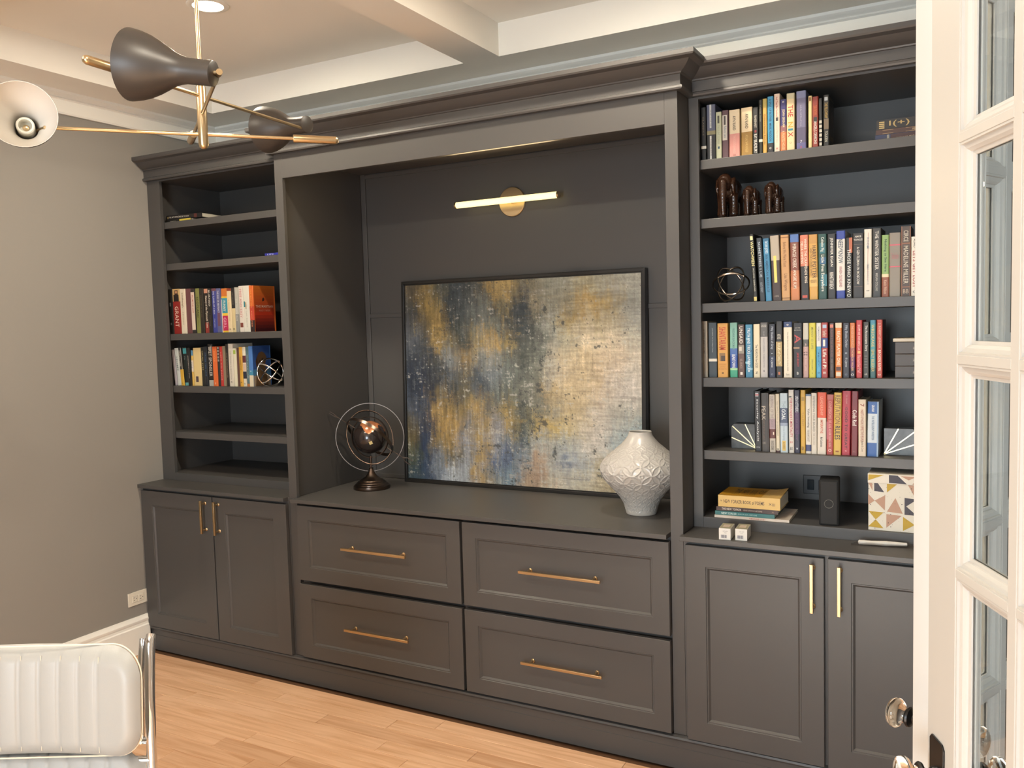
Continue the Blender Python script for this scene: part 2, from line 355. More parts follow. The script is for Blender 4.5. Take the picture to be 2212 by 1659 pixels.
for a in ((1.1175, 1.148, ZK+.0003, 2.60), (3.03, 3.0595, ZK+.0003, 2.60)): rbox(a[0], a[1], 0.481, 0.49, a[2], a[3]).build('batten', PAINT, t, bevel=0.0015)
for z in (0.9405, 1.822, 2.575): rbox(1.148, 3.03, 0.482, 0.49, z, z+0.022).build('batten', PAINT, t, bevel=0.0015)
MB().sweep([(X1, U), (X1, Cc), (X4, Cc), (X4, U)], crown).build('crown_moulding', PAINT, t, smooth=True, angle=28)

def panel_front(x0, x1, z0, z1, sx, sz, name, parent, th=0.022):
    """shaker front with stepped inner moulding"""
    def ring(i, y): return [(x0+i[0], y, z0+i[1]), (x1-i[0], y, z0+i[1]), (x1-i[0], y, z1-i[1]), (x0+i[0], y, z1-i[1])]
    e = 0.0012
    R = [ring((0, 0), Dd+th), ring((0, 0), Dd+e), ring((e, e), Dd), ring((sx, sz), Dd), ring((sx+0.002, sz+0.002), Dd+0.003), ring((sx+0.006, sz+0.006), Dd+0.003), ring((sx+0.013, sz+0.013), Dd+0.010), ring((sx+0.015, sz+0.015), Dd+0.010)]
    vs = [p for r_ in R for p in r_]; fs = [(3, 2, 1, 0)]
    for i in range(len(R)-1):
        for k in range(4): fs.append((i*4+k, i*4+(k+1) % 4, (i+1)*4+(k+1) % 4, (i+1)*4+k))
    b = (len(R)-1)*4; fs.append((b, b+1, b+2, b+3))
    return MB().add(vs, fs).build(name, PAINT, parent)
def handle(parent, x0, x1, z0, z1):
    """square bar pull on two round posts"""
    m = MB(); yb = Dd-0.026
    m.box(x0, x1, yb-0.011, yb, z0, z1)
    vert = (z1-z0) > (x1-x0)
    for f in (0.10, 0.90):
        c = ((x0+x1)/2, (z0+(z1-z0)*f)) if vert else (x0+(x1-x0)*f, (z0+z1)/2)
        ys = Dd+0.008 if not vert else Dd
        M = axis_mat((c[0], ys+0.003, c[1]), (0, -1, 0))
        m.lathe([(0.0095, 0), (0.0095, 0.004), (0.006, 0.007), (0.005, 0.012), (0.005, ys+0.003-yb+0.002)], 14, M)
    m.build('handle', BRASS, parent, smooth=True, bevel=0.0012, label='brushed brass bar handle')
# base cabinets
def base_cabinet(label, xa, xb, doors):
    t = thing('base_cabinet', label, 'cabinet', ((xa+xb)/2, 0.1, 0))
    m = MB(); m.box(xa, xb, Cc, 0.50, 0.138, ZKB-.0003); m.build('carcass', PAINT, t)
    for x0, x1, hx0 in doors:
        d = panel_front(x0, x1, 0.139, 0.9065, 0.078 if x0 > 2 else 0.083, 0.078, 'door', t)
        handle(d, hx0-0.006, hx0+0.006, 0.713, 0.889)
    return t
base_cabinet('charcoal two-door base cabinet beside the grey left wall', 0.002, X1-.0004, ((0.012, 0.5605, 0.513), (0.5685, 1.0765, 0.610)))
base_cabinet('charcoal two-door base cabinet behind the French doors', X4+.0004, XR+0.11, ((3.109, 3.6135, 3.576), (3.6265, 4.131, 3.668)))
t = thing('drawer_cabinet', 'charcoal cabinet of four wide drawers under the picture niche', 'cabinet', ((X1+X4)/2, 0.1, 0))
rbox(X1+0.001, X4-0.001, Cc+0.021, 0.50, 0.138, ZKB-.0003).build('carcass', PAINT, t)
for (x0, x1) in ((1.150, 2.0900), (2.1035, 3.0435)):
    for (z0, z1, hz) in ((0.5365, 0.9085, 0.727), (0.146, 0.517, 0.335)):
        d = panel_front(x0, x1, z0, z1, 0.068, 0.066, 'drawer', t)
        hx0 = 1.446 if x0 < 2 else 2.397
        handle(d, hx0, hx0+0.370, hz-0.006, hz+0.006)
# countertops
def counter(label, poly): 
    o = MB().prism(poly, ZKB, ZK, 'z').build('countertop', PAINT, bevel=0.0015); tag(o, label, 'countertop', None)
counter('charcoal wood top of the left base cabinet', [(0.001, 0.50), (0.001, Kc), (1.076, Kc), (1.076, Cc), (X1-0.001, Cc), (X1-0.001, 0.50)])
counter('wide charcoal wood top under the leaning picture', [(1.1175, 0.4805), (1.1175, -0.118), (X2+0.0005, -0.118), (X2+0.0005, Cc-0.0005), (1.118, Cc-0.0005), (1.118, Kc), (3.0385, Kc), (3.0385, -0.118), (3.0595, -0.118), (3.0595, 0.4805)])
counter('charcoal wood top of the right base cabinet', [(X4+0.001, 0.50), (X4+0.001, Cc-0.0005), (3.090, Cc-0.0005), (3.090, Kc), (XR+0.11, Kc), (XR+0.11, 0.50)])
# plinth moulding along the floor
pl = [(0, 0), (0.006, 0), (0.006, 0.084), (0.0035, 0.086), (0.0035, 0.112), (0.008, 0.117), (0.016, 0.120), (0.020, 0.126), (0.017, 0.133), (0.008, 0.136), (0, 0.137)]
MB().sweep([(0.001, Cc), (XR+0.11, Cc)], pl).build('baseboard_back', PAINT, kind='structure', smooth=True, angle=25)
fillr = MB().box(XR, XW-0.001, 0.0, 0.02, ZK, 2.66).build('trim_4', PAINT, kind='structure')
# ================================================================== FRENCH DOORS
def french_door(name, label, P, a, n, face, W=0.625, T=0.045):
    """leaf from free-edge corner P along a; thickness along n"""
    a = Vector((a[0], a[1], 0)).normalized(); n = Vector((n[0], n[1], 0)).normalized()
    M = Matrix(((a.x, n.x, 0, P[0]), (a.y, n.y, 0, P[1]), (0, 0, 1, 0), (0, 0, 0, 1)))
    root = bpy.data.objects.new(name, None); col.objects.link(root); root.location = (P[0], P[1], 0)
    root['kind'] = 'structure'; root['label'] = label
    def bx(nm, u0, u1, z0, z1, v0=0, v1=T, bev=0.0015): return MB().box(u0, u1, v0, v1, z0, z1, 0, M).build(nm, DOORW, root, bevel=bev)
    s = 0.115; mz = [0.178, 0.554, 0.93, 1.307, 1.684, 2.06, 2.437]; uo = [(s, 0.3005), (0.3245, W-s)]
    bx('stile', 0, s, 0.008, DH-0.01); bx('stile', W-s, W, 0.008, DH-0.01)
    bx('bottom_rail', s, W-s, 0.008, mz[0]); bx('top_rail', s, W-s, mz[-1], DH-0.01)
    bx('muntin', 0.3005, 0.3245, mz[0], mz[-1], 0.0, T, 0.001)
    for z in mz[1:-1]:
        for u0, u1 in uo: bx('muntin', u0, u1, z-0.008, z+0.008, 0.0, T, 0.001)
    for (u0, u1) in uo:
        for i in range(6):
            z0 = mz[i]+(0.008 if i else 0); z1 = mz[i+1]-(0.008 if i < 5 else 0)
            g = MB(); k = 0.024; g.box(u0+k-0.004, u1-k+0.004, T/2-0.002, T/2+0.002, z0+k-0.004, z1-k+0.004, 0, M)
            pane = g.build('glass_pane', PANE, root)
            b = MB()
            for sd in (0, 1):
                vv = lambda d: d if sd == 0 else T-d
                prof = [(0, 0.0015), (0.004, 0.0015), (0.005, 0.006), (0.012, 0.008), (0.017, 0.013), (0.018, 0.016), (k, 0.0175), (k, 0.0205)]
                vs = []
                for (i_, d) in prof: vs += [(u0+i_, vv(d), z0+i_), (u1-i_, vv(d), z0+i_), (u1-i_, vv(d), z1-i_), (u0+i_, vv(d), z1-i_)]
                fs = []
                for q in range(len(prof)-1):
                    for c in range(4): fs.append((q*4+c, q*4+(c+1) % 4, (q+1)*4+(c+1) % 4, (q+1)*4+c))
                b.add(vs, fs, 0, M)
            b.build('glazing_bead', DOORW, root)
    for sd in (0, 1):
        v0 = 0 if sd == 0 else T; d = -n if sd == 0 else n; sg = -1 if sd == 0 else 1
        c = M @ Vector((0.054, v0, 0.908))
        pl_ = [(-0.030, -0.055), (-0.022, -0.063), (0.022, -0.063), (0.030, -0.055), (0.030, 0.055), (0.022, 0.063), (-0.022, 0.063), (-0.030, 0.055)]
        pm = MB().prism([(0.048+p[0], 0.908+p[1]) for p in pl_], v0, v0+sg*0.004, 'y', 0, M).build('backplate', BLACKM, root, bevel=0.001, label='black metal backplate')
        A = axis_mat(c, d)
        MB().lathe([(0.014, 0.003), (0.013, 0.012), (0.009, 0.018), (0.0095, 0.026), (0.020, 0.031), (0.0215, 0.035), (0.019, 0.039), (0.012, 0.040)], 24, A).build('collar', BLACKM, pm, smooth=True)
        MB().lathe([(0.0001, 0.0401), (0.0135, 0.0402), (0.0145, 0.044), (0.018, 0.050), (0.0265, 0.054), (0.0312, 0.060), (0.0315, 0.066), (0.028, 0.073), (0.020, 0.078), (0.010, 0.080), (0.0001, 0.0803)], 32, A, caps=False).build('knob', CRYSTAL, pm, smooth=True, angle=60, label='clear glass door knob')
    return root
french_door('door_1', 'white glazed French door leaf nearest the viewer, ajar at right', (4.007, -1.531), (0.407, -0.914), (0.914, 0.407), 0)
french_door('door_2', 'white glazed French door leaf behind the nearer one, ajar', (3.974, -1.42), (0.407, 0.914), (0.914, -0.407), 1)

# ================================================================== CEILING LIGHTS
for i, (x, y) in enumerate(CANS[:2]):
    t = thing('recessed_light', ['lit round recessed ceiling light beside the brass chandelier stem', 'lit round recessed ceiling light in the right-hand ceiling coffer'][i], 'light', (x, y, ZC))
    MB().lathe([(0.062, ZC-0.001), (0.064, ZC-0.006), (0.078, ZC-0.007), (0.086, ZC-0.004), (0.088, ZC), (0.062, ZC)], 40, Matrix.Translation((x, y, 0)), caps=False).build('trim_ring', WHITE, t, smooth=True)
    MB().lathe([(0.0635, ZC-0.003), (0.0635, ZC-0.0015)], 40, Matrix.Translation((x, y, 0))).build('lens', LENS, t)

# chandelier -------------------------------------------------------------
LX, LY = 2.04, -1.44
t = thing('chandelier', 'brass three-arm chandelier with adjustable black cone shades', 'chandelier', (LX, LY, ZS))
TM = Matrix.Translation((LX, LY, 0))
MB().lathe([(0.0, ZS-0.028), (0.058, ZS-0.026), (0.062, ZS-0.02), (0.062, ZS-0.0005), (0.0, ZS-0.0005)], 32, TM, caps=False).build('canopy', LBRASS, t, smooth=True)
MB().lathe([(0.0068, 2.49), (0.0068, ZS-0.02)], 14, TM).build('stem', LBRASS, t, smooth=True)
MB().lathe([(0.0001, 2.316), (0.007, 2.317), (0.0125, 2.322), (0.0145, 2.330), (0.0145, 2.496), (0.012, 2.503), (0.0068, 2.506)], 20, TM, caps=False).build('hub', LBRASS, t, smooth=True)
def shade(parent, neck, axis, s=1.0, interior=False):
    A = axis_mat(neck, axis) @ Matrix.Scale(s, 4)
    outp = [(0.0315, 0.0), (0.0318, 0.03), (0.0325, 0.07), (0.036, 0.088), (0.044, 0.108), (0.056, 0.130), (0.068, 0.152), (0.078, 0.175), (0.085, 0.198), (0.0885, 0.216), (0.0895, 0.224)]
    inp = [(r-0.0018, z) for r, z in reversed(outp)]
    n = 48
    m = MB().lathe(outp+[(0.0890, 0.2245)], n, A, 0, caps=False)
    m.lathe([(0.0890, 0.2245)]+inp[:-1]+[(0.0297, 0.006), (0.0297, 0.0)], n, A, 1, caps=False)
    m.lathe([(0.0315, 0.0), (0.029, -0.0015), (0.0001, -0.002)], n, A, 0, caps=False)
    m.lathe([(0.0297, 0.0), (0.0001, 0.001)], n, A, 1, caps=False)
    sh = m.build('shade', [SHADE, SHADEW], parent, smooth=True, angle=50)
    k = MB().lathe([(0.0001, 0.050), (0.0235, 0.050), (0.0240, 0.055), (0.0240, 0.105), (0.0215, 0.108), (0.0175, 0.108), (0.0165, 0.104), (0.0165, 0.078), (0.0001, 0.078)], 28, A, caps=False)
    k.build('socket', SOCKET, sh, smooth=True, label='white porcelain bulb socket')
    MB().lathe([(0.006, 0.045), (0.006, 0.0495)], 10, A).lathe([(0.0001, 0.0785), (0.009, 0.0785), (0.008, 0.081), (0.0001, 0.082)], 16, A, caps=False).build('contact', LBRASS, sh)
    return sh
def arm(z, ang, lp, cw0, cw1):
    d = Vector((math.cos(math.radians(ang)), math.sin(math.radians(ang)), 0)); c = Vector((LX, LY, z))
    a = MB().rod(c-d*cw0, c+d*lp, 0.0052, 12).build('arm', LBRASS, t, smooth=True)
    p = c-d*cw0
    MB().lathe([(0.0052, 0), (0.0118, 0.001), (0.0122, 0.003), (0.0122, cw1-cw0-0.011), (0.0105, cw1-cw0-0.005), (0.006, cw1-cw0-0.001), (0.0001, cw1-cw0)], 20, axis_mat(p, -d), caps=False).build('counterweight', LBRASS, a, smooth=True)
    return c+d*lp, d, a
vL = Vector((-r2.x, -r2.y, -r2.z)); vF = fw
# lower arm: white-lined shade turned towards the room
e, d, a = arm(2.359, -132.0, 0.425, 0.262, 0.402)
tc_ = (CAM-e).normalized(); ax = (tc_*0.955+Vector((0, 0, 0.235))+vL*0.05).normalized()
side = ax.cross(Vector((0, 0, 1))).normalized(); nk = e+vL*0.052+Vector((0, 0, 0.004))-ax*0.10
MB().rod(e-d*0.004, nk+ax*0.045+(-vL)*0.028, 0.005, 10).build('pivot', LBRASS, a, smooth=True)
shade(t, nk, ax)
# top arm reaching to the niche: black shade seen from behind
e, d, a = arm(2.472, 94.9, 0.500, 0.258, 0.412)
ax = (vL*0.80+Vector((vF.x, vF.y, 0))*0.50+Vector((0, 0, 0.02))).normalized()
nk = e-ax*0.012+Vector((0, 0, 0.012)); MB().rod(e-d*0.01, e+d*0.022, 0.0075, 12).rod(e+Vector((0, 0, -0.010)), e+Vector((0, 0, 0.010)), 0.0065, 10).build('pivot', LBRASS, a, smooth=True)
shade(t, nk+Vector((0, 0, 0.004)), ax, 0.92)
# middle arm pointing towards the viewer: large black shade in profile
e, d, a = arm(2.4206, -36.5, 0.440, 0.285, 0.410)
ax = (vL*0.985+vF*0.13+Vector((0, 0, 0.145))).normalized()
nk = e+vL*0.014+Vector((0, 0, -0.002)); MB().rod(e+d*0.004+Vector((0, 0, 0.0)), nk+ax*0.02, 0.0048, 10).rod(e-d*0.012, e+d*0.010, 0.0082, 12).build('pivot', LBRASS, a, smooth=True)
shade(t, nk, ax)

# picture light --------------------------------------------------------------
t = thing('picture_light', 'slim glowing picture light on a round brass plate in the niche', 'lamp', (2.05, 0.485, 2.37))
MB().lathe([(0.0001, 0.014), (0.070, 0.014), (0.0725, 0.012), (0.0725, 0.0)], 48, axis_mat((2.055, 0.4895, 2.371), (0, -1, 0)), caps=True).build('backplate', LBRASS, t, smooth=True, angle=30)
MB().rod((2.055, 0.478, 2.371), (2.055, 0.425, 2.371), 0.008, 14).build('bracket', LBRASS, t, smooth=True)
MB().rod((1.772, 0.418, 2.372), (2.333, 0.418, 2.372), 0.0155, 24).build('tube', TUBE, t, smooth=True, label='glowing warm white tube')
MB().rod((1.764, 0.418, 2.372), (1.7719, 0.418, 2.372), 0.0165, 24).build('end_cap', LBRASS, t, smooth=True); MB().rod((2.3331, 0.418, 2.372), (2.341, 0.418, 2.372), 0.0165, 24).build('end_cap', LBRASS, t, smooth=True)

# outlets --------------------------------------------------------------------
t = thing('outlet', 'almond double outlet low on the grey wall beside the cabinet', 'outlet', (0, -0.215, 0.311))
MB().prism([(-0.277, 0.274), (-0.155, 0.274), (-0.155, 0.349), (-0.277, 0.349)], 0.0003, 0.006, 'x').build('cover_plate', OUTLET, t, bevel=0.002)
for y in (-0.236, -0.196):
    rc = MB().prism([(y-0.017, 0.293), (y+0.017, 0.293), (y+0.017, 0.330), (y-0.017, 0.330)], 0.0055, 0.0085, 'x').build('receptacle', OUTLET, t, bevel=0.002)
    s = MB()
    for dz in (-0.0065, 0.0065): s.box(0.0083, 0.0088, y-0.009, y-0.0005, 0.3115+dz-0.0012, 0.3115+dz+0.0012)
    s.rod((0.0083, y+0.009, 0.3115), (0.0088, y+0.009, 0.3115), 0.0025, 8); s.build('slot', BLACKP, rc)
t = thing('outlet', 'black outlet on the bookcase back beside the black speaker', 'outlet', (3.49, 0.48, 1.05))
MB().box(3.435, 3.545, 0.474, 0.4797, 1.008, 1.088).build('cover_plate', BLACKP, t, bevel=0.002)
MB().box(3.452, 3.480, 0.4705, 0.4745, 1.026, 1.070).build('receptacle', mat('glossy_black', '#2b2f33', 0.12), t, bevel=0.002)
MB().box(3.498, 3.526, 0.4705, 0.4745, 1.026, 1.070).build('receptacle', mat('glossy_black', '#2b2f33', 0.12), t, bevel=0.002)

# ================================================================== PICTURE
PIC = """5a5240 8a7440 5b5a44 34424a 3a4245 4a4f4a b09048 b59a58 6f6a55 8a8268 9a9a86 a9a894 bdb48c b8b49a b5b3a0 b9b8a8
4b4d48 a3873f 8f7a3f 2f3d44 5c6464 6d7470 59605a 7a6f4a 34414a a79a78 9b9a88 a39a78 c9a860 c2a55e b7a880 aeb0a2
4c5157 6d6244 b0924a 334045 47514f 7b817c 80867c 4c5250 36434b 5c6158 a7aa9c b39a5c c9b990 c2b48a b9b096 a9aaa0
59606a 3c444b a68a48 6c6446 3b4648 a08a50 b8964e 9a8650 4a5150 5b605a 8d9086 b2ac92 cfc0a0 d2c2a4 cdbd9f bdb7a5
2f3a48 2d3846 4b4c47 8c9498 9a7f48 8b8f8a 8a8c84 6b706b 555c55 70756b b5ae9a c8b795 cfb98f cdb795 cab598 c9bda8
232f40 243042 2c3743 59626a 5b5746 4c5a66 7a858c 6d7672 6a7068 868678 bdb4a0 cbb58e ceb88f c7b08c cbbfae cfc6b6
1f2c3e 223046 7b6c46 3a434a 6d6648 465362 58625f 5f6862 7b7d72 6f7064 c1a877 cdb88e c9b48e cbb9a0 cdc2b4 cdc4b8
4a5566 3a4658 a08448 8a7546 8f7a48 b09250 6d6f68 9d864c 596058 7d7c6c a79f88 c8b183 c5b28c cabfae b5b0a2 b9b4a6
5d584a 25344f b08f4a b08f4a 6f7174 a58d5a 8f9198 b0934e 4b5650 c0a35a c3a75f c5b27e c9bca4 c8beb0 b3b3aa 9fb0b4
6d5f38 233650 8a7648 b3924c 8c8f96 a98f56 9aa0aa 6c757c 4c5a5e a8aca6 9a9e98 b7bab2 c5beb0 cbc3b6 9fb4ba b5b8b2
4f5a48 24385a 7d8894 6a6248 8f949c b3965a 5d6f8f 4d6180 8d9aa2 b99a7c b9b6ac 7f8ca0 bfc2be b5a888 c5bfb2 c6bca6
3c5562 2c4462 8b98a8 b5bcc4 a9b0b8 b0925c 8c8e86 7c95a4 b89c7e b59478 c6b9a0 c9c2b0 c7bda4 bfae8c bfa97c c2b086"""
PG = [[hx(c) for c in r.split()] for r in PIC.split('\n')]
t = thing('picture', 'large black-framed abstract painting in blue, gold and cream, leaning in the niche', 'picture', (2.07, 0.45, ZK))
px0, px1, pz0, pz1 = 1.392, 2.752, 0.0005, 1.068
tilt = math.atan2(0.032, 1.06)
PM = Matrix.Translation((0, 0.410, ZK)) @ Matrix.Rotation(-tilt, 4, 'X')
def fr(nm, poly): MB().prism(poly, 0.0, 0.040, 'y', 0, PM).build(nm, FRAMEB, t, bevel=0.0015)
f = 0.016
fr('frame_rail', [(px0, pz0), (px1, pz0), (px1-f, pz0+f), (px0+f, pz0+f)]); fr('frame_rail', [(px0+f, pz1-f), (px1-f, pz1-f), (px1, pz1), (px0, pz1)])
fr('frame_stile', [(px0, pz0), (px0+f, pz0+f), (px0+f, pz1-f), (px0, pz1)]); fr('frame_stile', [(px1-f, pz0+f), (px1, pz0), (px1, pz1), (px1-f, pz1-f)])
import numpy as np
cx0, cx1, cz0, cz1 = px0+f+0.006, px1-f-0.006, pz0+f+0.006, pz1-f-0.006
NX, NZ = 345, 268                                      # painted as a fine grid of pigment points
rg = np.random.default_rng(11); PA = np.array(PG)
def fnoise(sx_, sy_, p=1.0):
    """smooth random field, correlation lengths sx_, sy_ in grid points, zero mean unit spread"""
    a = np.fft.rfft2(rg.standard_normal((NZ, NX))); fy_ = np.fft.fftfreq(NZ)[:, None]; fx_ = np.fft.rfftfreq(NX)[None]
    o = np.fft.irfft2(a*np.exp(-((fx_*sx_)**2+(fy_*sy_)**2)*6), (NZ, NX)); o -= o.mean(); return o/o.std()
def sample(u, v):
    x = np.clip(u*16-0.5, 0, 14.999); y = np.clip(v*12-0.5, 0, 10.999); i_ = x.astype(int); j_ = y.astype(int)
    a = (x-i_)[..., None]; b = (y-j_)[..., None]; a = a*a*(3-2*a); b = b*b*(3-2*b)
    return (PA[j_, i_]*(1-a)+PA[j_, i_+1]*a)*(1-b)+(PA[j_+1, i_]*(1-a)+PA[j_+1, i_+1]*a)*b
UU, VV = np.meshgrid((np.arange(NX)+.5)/NX, (np.arange(NZ)+.5)/NZ)
left = np.clip((0.62-UU)/0.35+0.3, 0, 1)
IM = sample(UU+0.012*fnoise(9, 9), VV+0.02*fnoise(5, 16))
for k in range(5200):                                  # dry brush dabs, upright on the left, crossed on the right
    u, v = rg.random(2); wide = rg.random() > (0.75 if u < 0.5 else 0.45)
    lx, ly = (rg.uniform(4, 22), rg.uniform(1, 3.5)) if wide else (rg.uniform(1, 4), rg.uniform(5, 30))
    cx_, cy_ = int(u*NX), int(v*NZ); x0_, x1_ = max(0, int(cx_-lx/2)), min(NX, int(cx_+lx/2)+1); y0_, y1_ = max(0, int(cy_-ly/2)), min(NZ, int(cy_+ly/2)+1)
    c = sample(np.array([u+rg.normal(0, .022)]), np.array([v+rg.normal(0, .035)]))[0]*np.exp(rg.normal(0, .20))
    if rg.random() < .10: c = c*0.5+np.array([.30, .31, .29])*0.5
    al = np.clip(rg.random((y1_-y0_, x1_-x0_) if not wide else (y1_-y0_, x1_-x0_))*1.2-0.25, 0, 0.75)[..., None]
    prof_r = (rg.random((1, x1_-x0_)) if not wide else rg.random((y1_-y0_, 1)))[..., None]
    al = al*np.clip(prof_r*1.5, .2, 1)
    IM[y0_:y1_, x0_:x1_] = IM[y0_:y1_, x0_:x1_]*(1-al)+c*al
vs_ = fnoise(1.2, 16); hs_ = fnoise(14, 1.2); bl = fnoise(5, 5); fi = fnoise(1.2, 1.2)
IM *= np.exp(0.13*(vs_*(.35+.65*left)+hs_*(.15+.55*(1-left)))+0.07*fi)[..., None]
mid = np.exp(-((UU-0.53)/0.15)**2)*np.clip((VV-.12)/.3, .25, 1)
mk = np.clip((bl*.55+fi*.55+(vs_+hs_)*.35-(1.75-.95*mid-.25*np.exp(-((UU-.9)/.08)**2-((VV-.63)/.08)**2)))*1.6, 0, .85)[..., None]; IM = IM*(1-mk)+np.array([.050, .060, .058])*mk
mk = np.clip((-bl*.5+fi*.6+hs_*.45+vs_*.25-(1.75-.55*mid))*1.6, 0, .8)[..., None]; IM = IM*(1-mk)+np.array([.52, .50, .44])*mk
IM = np.clip(IM*.71, .004, .85)
IM = IM.mean(-1, keepdims=True)*.14+IM*.86
vs = []; fs = []
for j in range(NZ):
    for i in range(NX): vs.append((cx0+(cx1-cx0)*i/(NX-1), 0.006, cz1-(cz1-cz0)*j/(NZ-1)))
for j in range(NZ-1):
    for i in range(NX-1): a = j*NX+i; fs.append((a, a+NX, a+NX+1, a+1))
cols = np.concatenate([IM.reshape(-1, 3), np.ones((NX*NZ, 1))], 1).astype(np.float32).ravel()
cv = MB().add(vs, fs, 0, PM).build('canvas', attr_mat('abstract_paint'), t)
at = cv.data.color_attributes.new('print', 'FLOAT_COLOR', 'POINT'); at.data.foreach_set('color', cols)
MB().box(cx0-0.008, cx1+0.008, 0.0065, 0.036, cz0-0.008, cz1+0.008, 0, PM).build('stretcher', FRAMEB, t)

# ================================================================== VASE
vx, vy = 2.822, 0.150
pts = [(0.0, 0.062), (0.004, 0.066), (0.03, 0.071), (0.06, 0.083), (0.09, 0.104), (0.12, 0.131), (0.145, 0.153), (0.165, 0.166), (0.185, 0.173), (0.205, 0.173), (0.222, 0.166), (0.24, 0.152), (0.26, 0.130), (0.28, 0.106), (0.30, 0.083), (0.32, 0.065), (0.335, 0.054), (0.348, 0.049), (0.354, 0.0485)]
def cr_(p0, p1, p2, p3, t_): return 0.5*((2*p1)+(-p0+p2)*t_+(2*p0-5*p1+4*p2-p3)*t_*t_+(-p0+3*p1-3*p2+p3)*t_**3)
prof = []
for i in range(len(pts)-1):
    a = pts[max(i-1, 0)]; b = pts[i]; c = pts[i+1]; d = pts[min(i+2, len(pts)-1)]
    for k in range(10): prof.append((cr_(a[1], b[1], c[1], d[1], k/10), cr_(a[0], b[0], c[0], d[0], k/10)))
prof.append((pts[-1][1], pts[-1][0]))
NA, CELL = 312, 13; s = 0; vs = []; fs = []; vv = []
for i, (r, z) in enumerate(prof):
    if i: dz = z-prof[i-1][1]; dr = r-prof[i-1][0]; s += math.hypot(dz, dr)/max(0.5*(r+prof[i-1][0]), 0.02)*CELL/(2*PI)
    vv.append(s)
R2 = math.sqrt(0.5)
for (r, z), q in zip(prof, vv):
    fade = min(1, max(0, (z-0.010)/0.01))*min(1, max(0, (0.325-z)/0.05))
    for k in range(NA):
        p = k/NA*CELL; A_, B_ = (p+q), (q-p); h = 0
        fx, fy = A_-math.floor(A_), B_-math.floor(B_)
        for ox in (-1, 0, 1, 2):
            for oy in (-1, 0, 1, 2):
                dd = abs(math.hypot(fx-ox, fy-oy)-R2)
                if dd < 0.09: h = max(h, math.exp(-(dd/0.040)**2))
        m_ = max(abs(fx-0.5), abs(fy-0.5)) if False else min(abs(fx-round(fx))+abs(fy-round(fy)), 1)
        if 0.10 < m_ < 0.2: h = max(h, 0.55)
        rr = r+fade*(h*0.0046-0.0022)*(0.30+0.70*r/0.17)
        a = 2*PI*k/NA; vs.append((vx+rr*math.cos(a), vy+rr*math.sin(a), ZK+0.0003+z))
n = len(prof)
for i in range(n-1):
    for k in range(NA): fs.append((i*NA+k, i*NA+(k+1) % NA, (i+1)*NA+(k+1) % NA, (i+1)*NA+k))
inner = [(0.0465, 0.355), (0.0445, 0.353), (0.046, 0.345), (0.06, 0.318), (0.12, 0.262), (0.16, 0.2), (0.12, 0.12), (0.06, 0.03), (0.0001, 0.02)]
b0 = len(vs)
vm = MB().add(vs, fs)
last = (n-1)*NA
vm.lathe([(prof[-1][0], prof[-1][1])]+inner, 48, Matrix.Translation((vx, vy, ZK+0.0003)), caps=False)
vm.lathe([(0.0001, 0.001), (0.062, 0.0)], 48, Matrix.Translation((vx, vy, ZK+0.0003)), caps=False)
tag(vm.build('vase', CERAMIC, smooth=True, angle=60), 'pale ceramic vase embossed with interlocking circles, in front of the painting', 'vase')

# ================================================================== ARMILLARY GLOBE
gx, gy, gz = 1.335, 0.200, 1.206
t = thing('armillary_globe', 'dark bronze armillary globe with copper continents, left of the painting', 'globe', (gx, gy, ZK))
GM = Matrix.Translation((gx, gy, ZK))
MB().lathe([(0.0001, 0.0003), (0.093, 0.0003), (0.095, 0.006), (0.093, 0.017), (0.084, 0.021), (0.083, 0.026), (0.075, 0.030), (0.073, 0.036), (0.062, 0.041), (0.060, 0.046), (0.046, 0.052), (0.032, 0.062), (0.021, 0.076), (0.014, 0.092), (0.011, 0.104), (0.013, 0.108), (0.0001, 0.109)], 40, GM, caps=False).build('base', DARKBZ, t, smooth=True, angle=40)
MB().lathe([(0.0065, 0.106), (0.0065, 0.168)], 16, GM).build('pole', DARKBZ, t, smooth=True)
gc = Vector((gx, gy, gz))
vR = Vector((r2.x, r2.y, 0)).normalized(); vU = Vector((0, 0, 1)); vB = vR.cross(vU)   # vB points to the viewer
def ring(nm, u, v, r, thick, width, par=t, m=DARKBZ, n=72):
    nrm = u.cross(v).normalized(); mb = MB(); vs = []; fs = []
    for i in range(n):
        a = 2*PI*i/n; o = u*math.cos(a)+v*math.sin(a)
        for dr, dn in ((-thick/2, -width/2), (thick/2, -width/2), (thick/2, width/2), (-thick/2, width/2)): vs.append(gc+o*(r+dr)+nrm*dn)
    for i in range(n):
        for k in range(4): fs.append((i*4+k, i*4+(k+1) % 4, ((i+1) % n)*4+(k+1) % 4, ((i+1) % n)*4+k))
    return mb.add(vs, fs).build(nm, m, par, smooth=True, angle=40)
ring('meridian_ring', vR, vU, 0.176, 0.0035, 0.0035, m=mat('grey_steel', (0.16, 0.14, 0.125), 0.45, 1.0))
fr_u = (vR*0.94+vB*0.34).normalized()
ring('fixed_ring', fr_u, vU, 0.105, 0.003, 0.014)
axd = (vR*0.82-vU*0.52+vB*0.10).normalized()
ring('band_ring', axd, (vB*0.80+vU*0.50+vR*0.2).normalized(), 0.138, 0.003, 0.016)
ring('band_ring', axd, (vU*0.86-vB*0.42+vR*0.30).normalized(), 0.132, 0.003, 0.014)
ar = MB().rod(gc-axd*0.222, gc-axd*0.092, 0.0022, 8).rod(gc+axd*0.092, gc+axd*0.215, 0.0022, 8)
pn = axd.cross(vB).normalized()
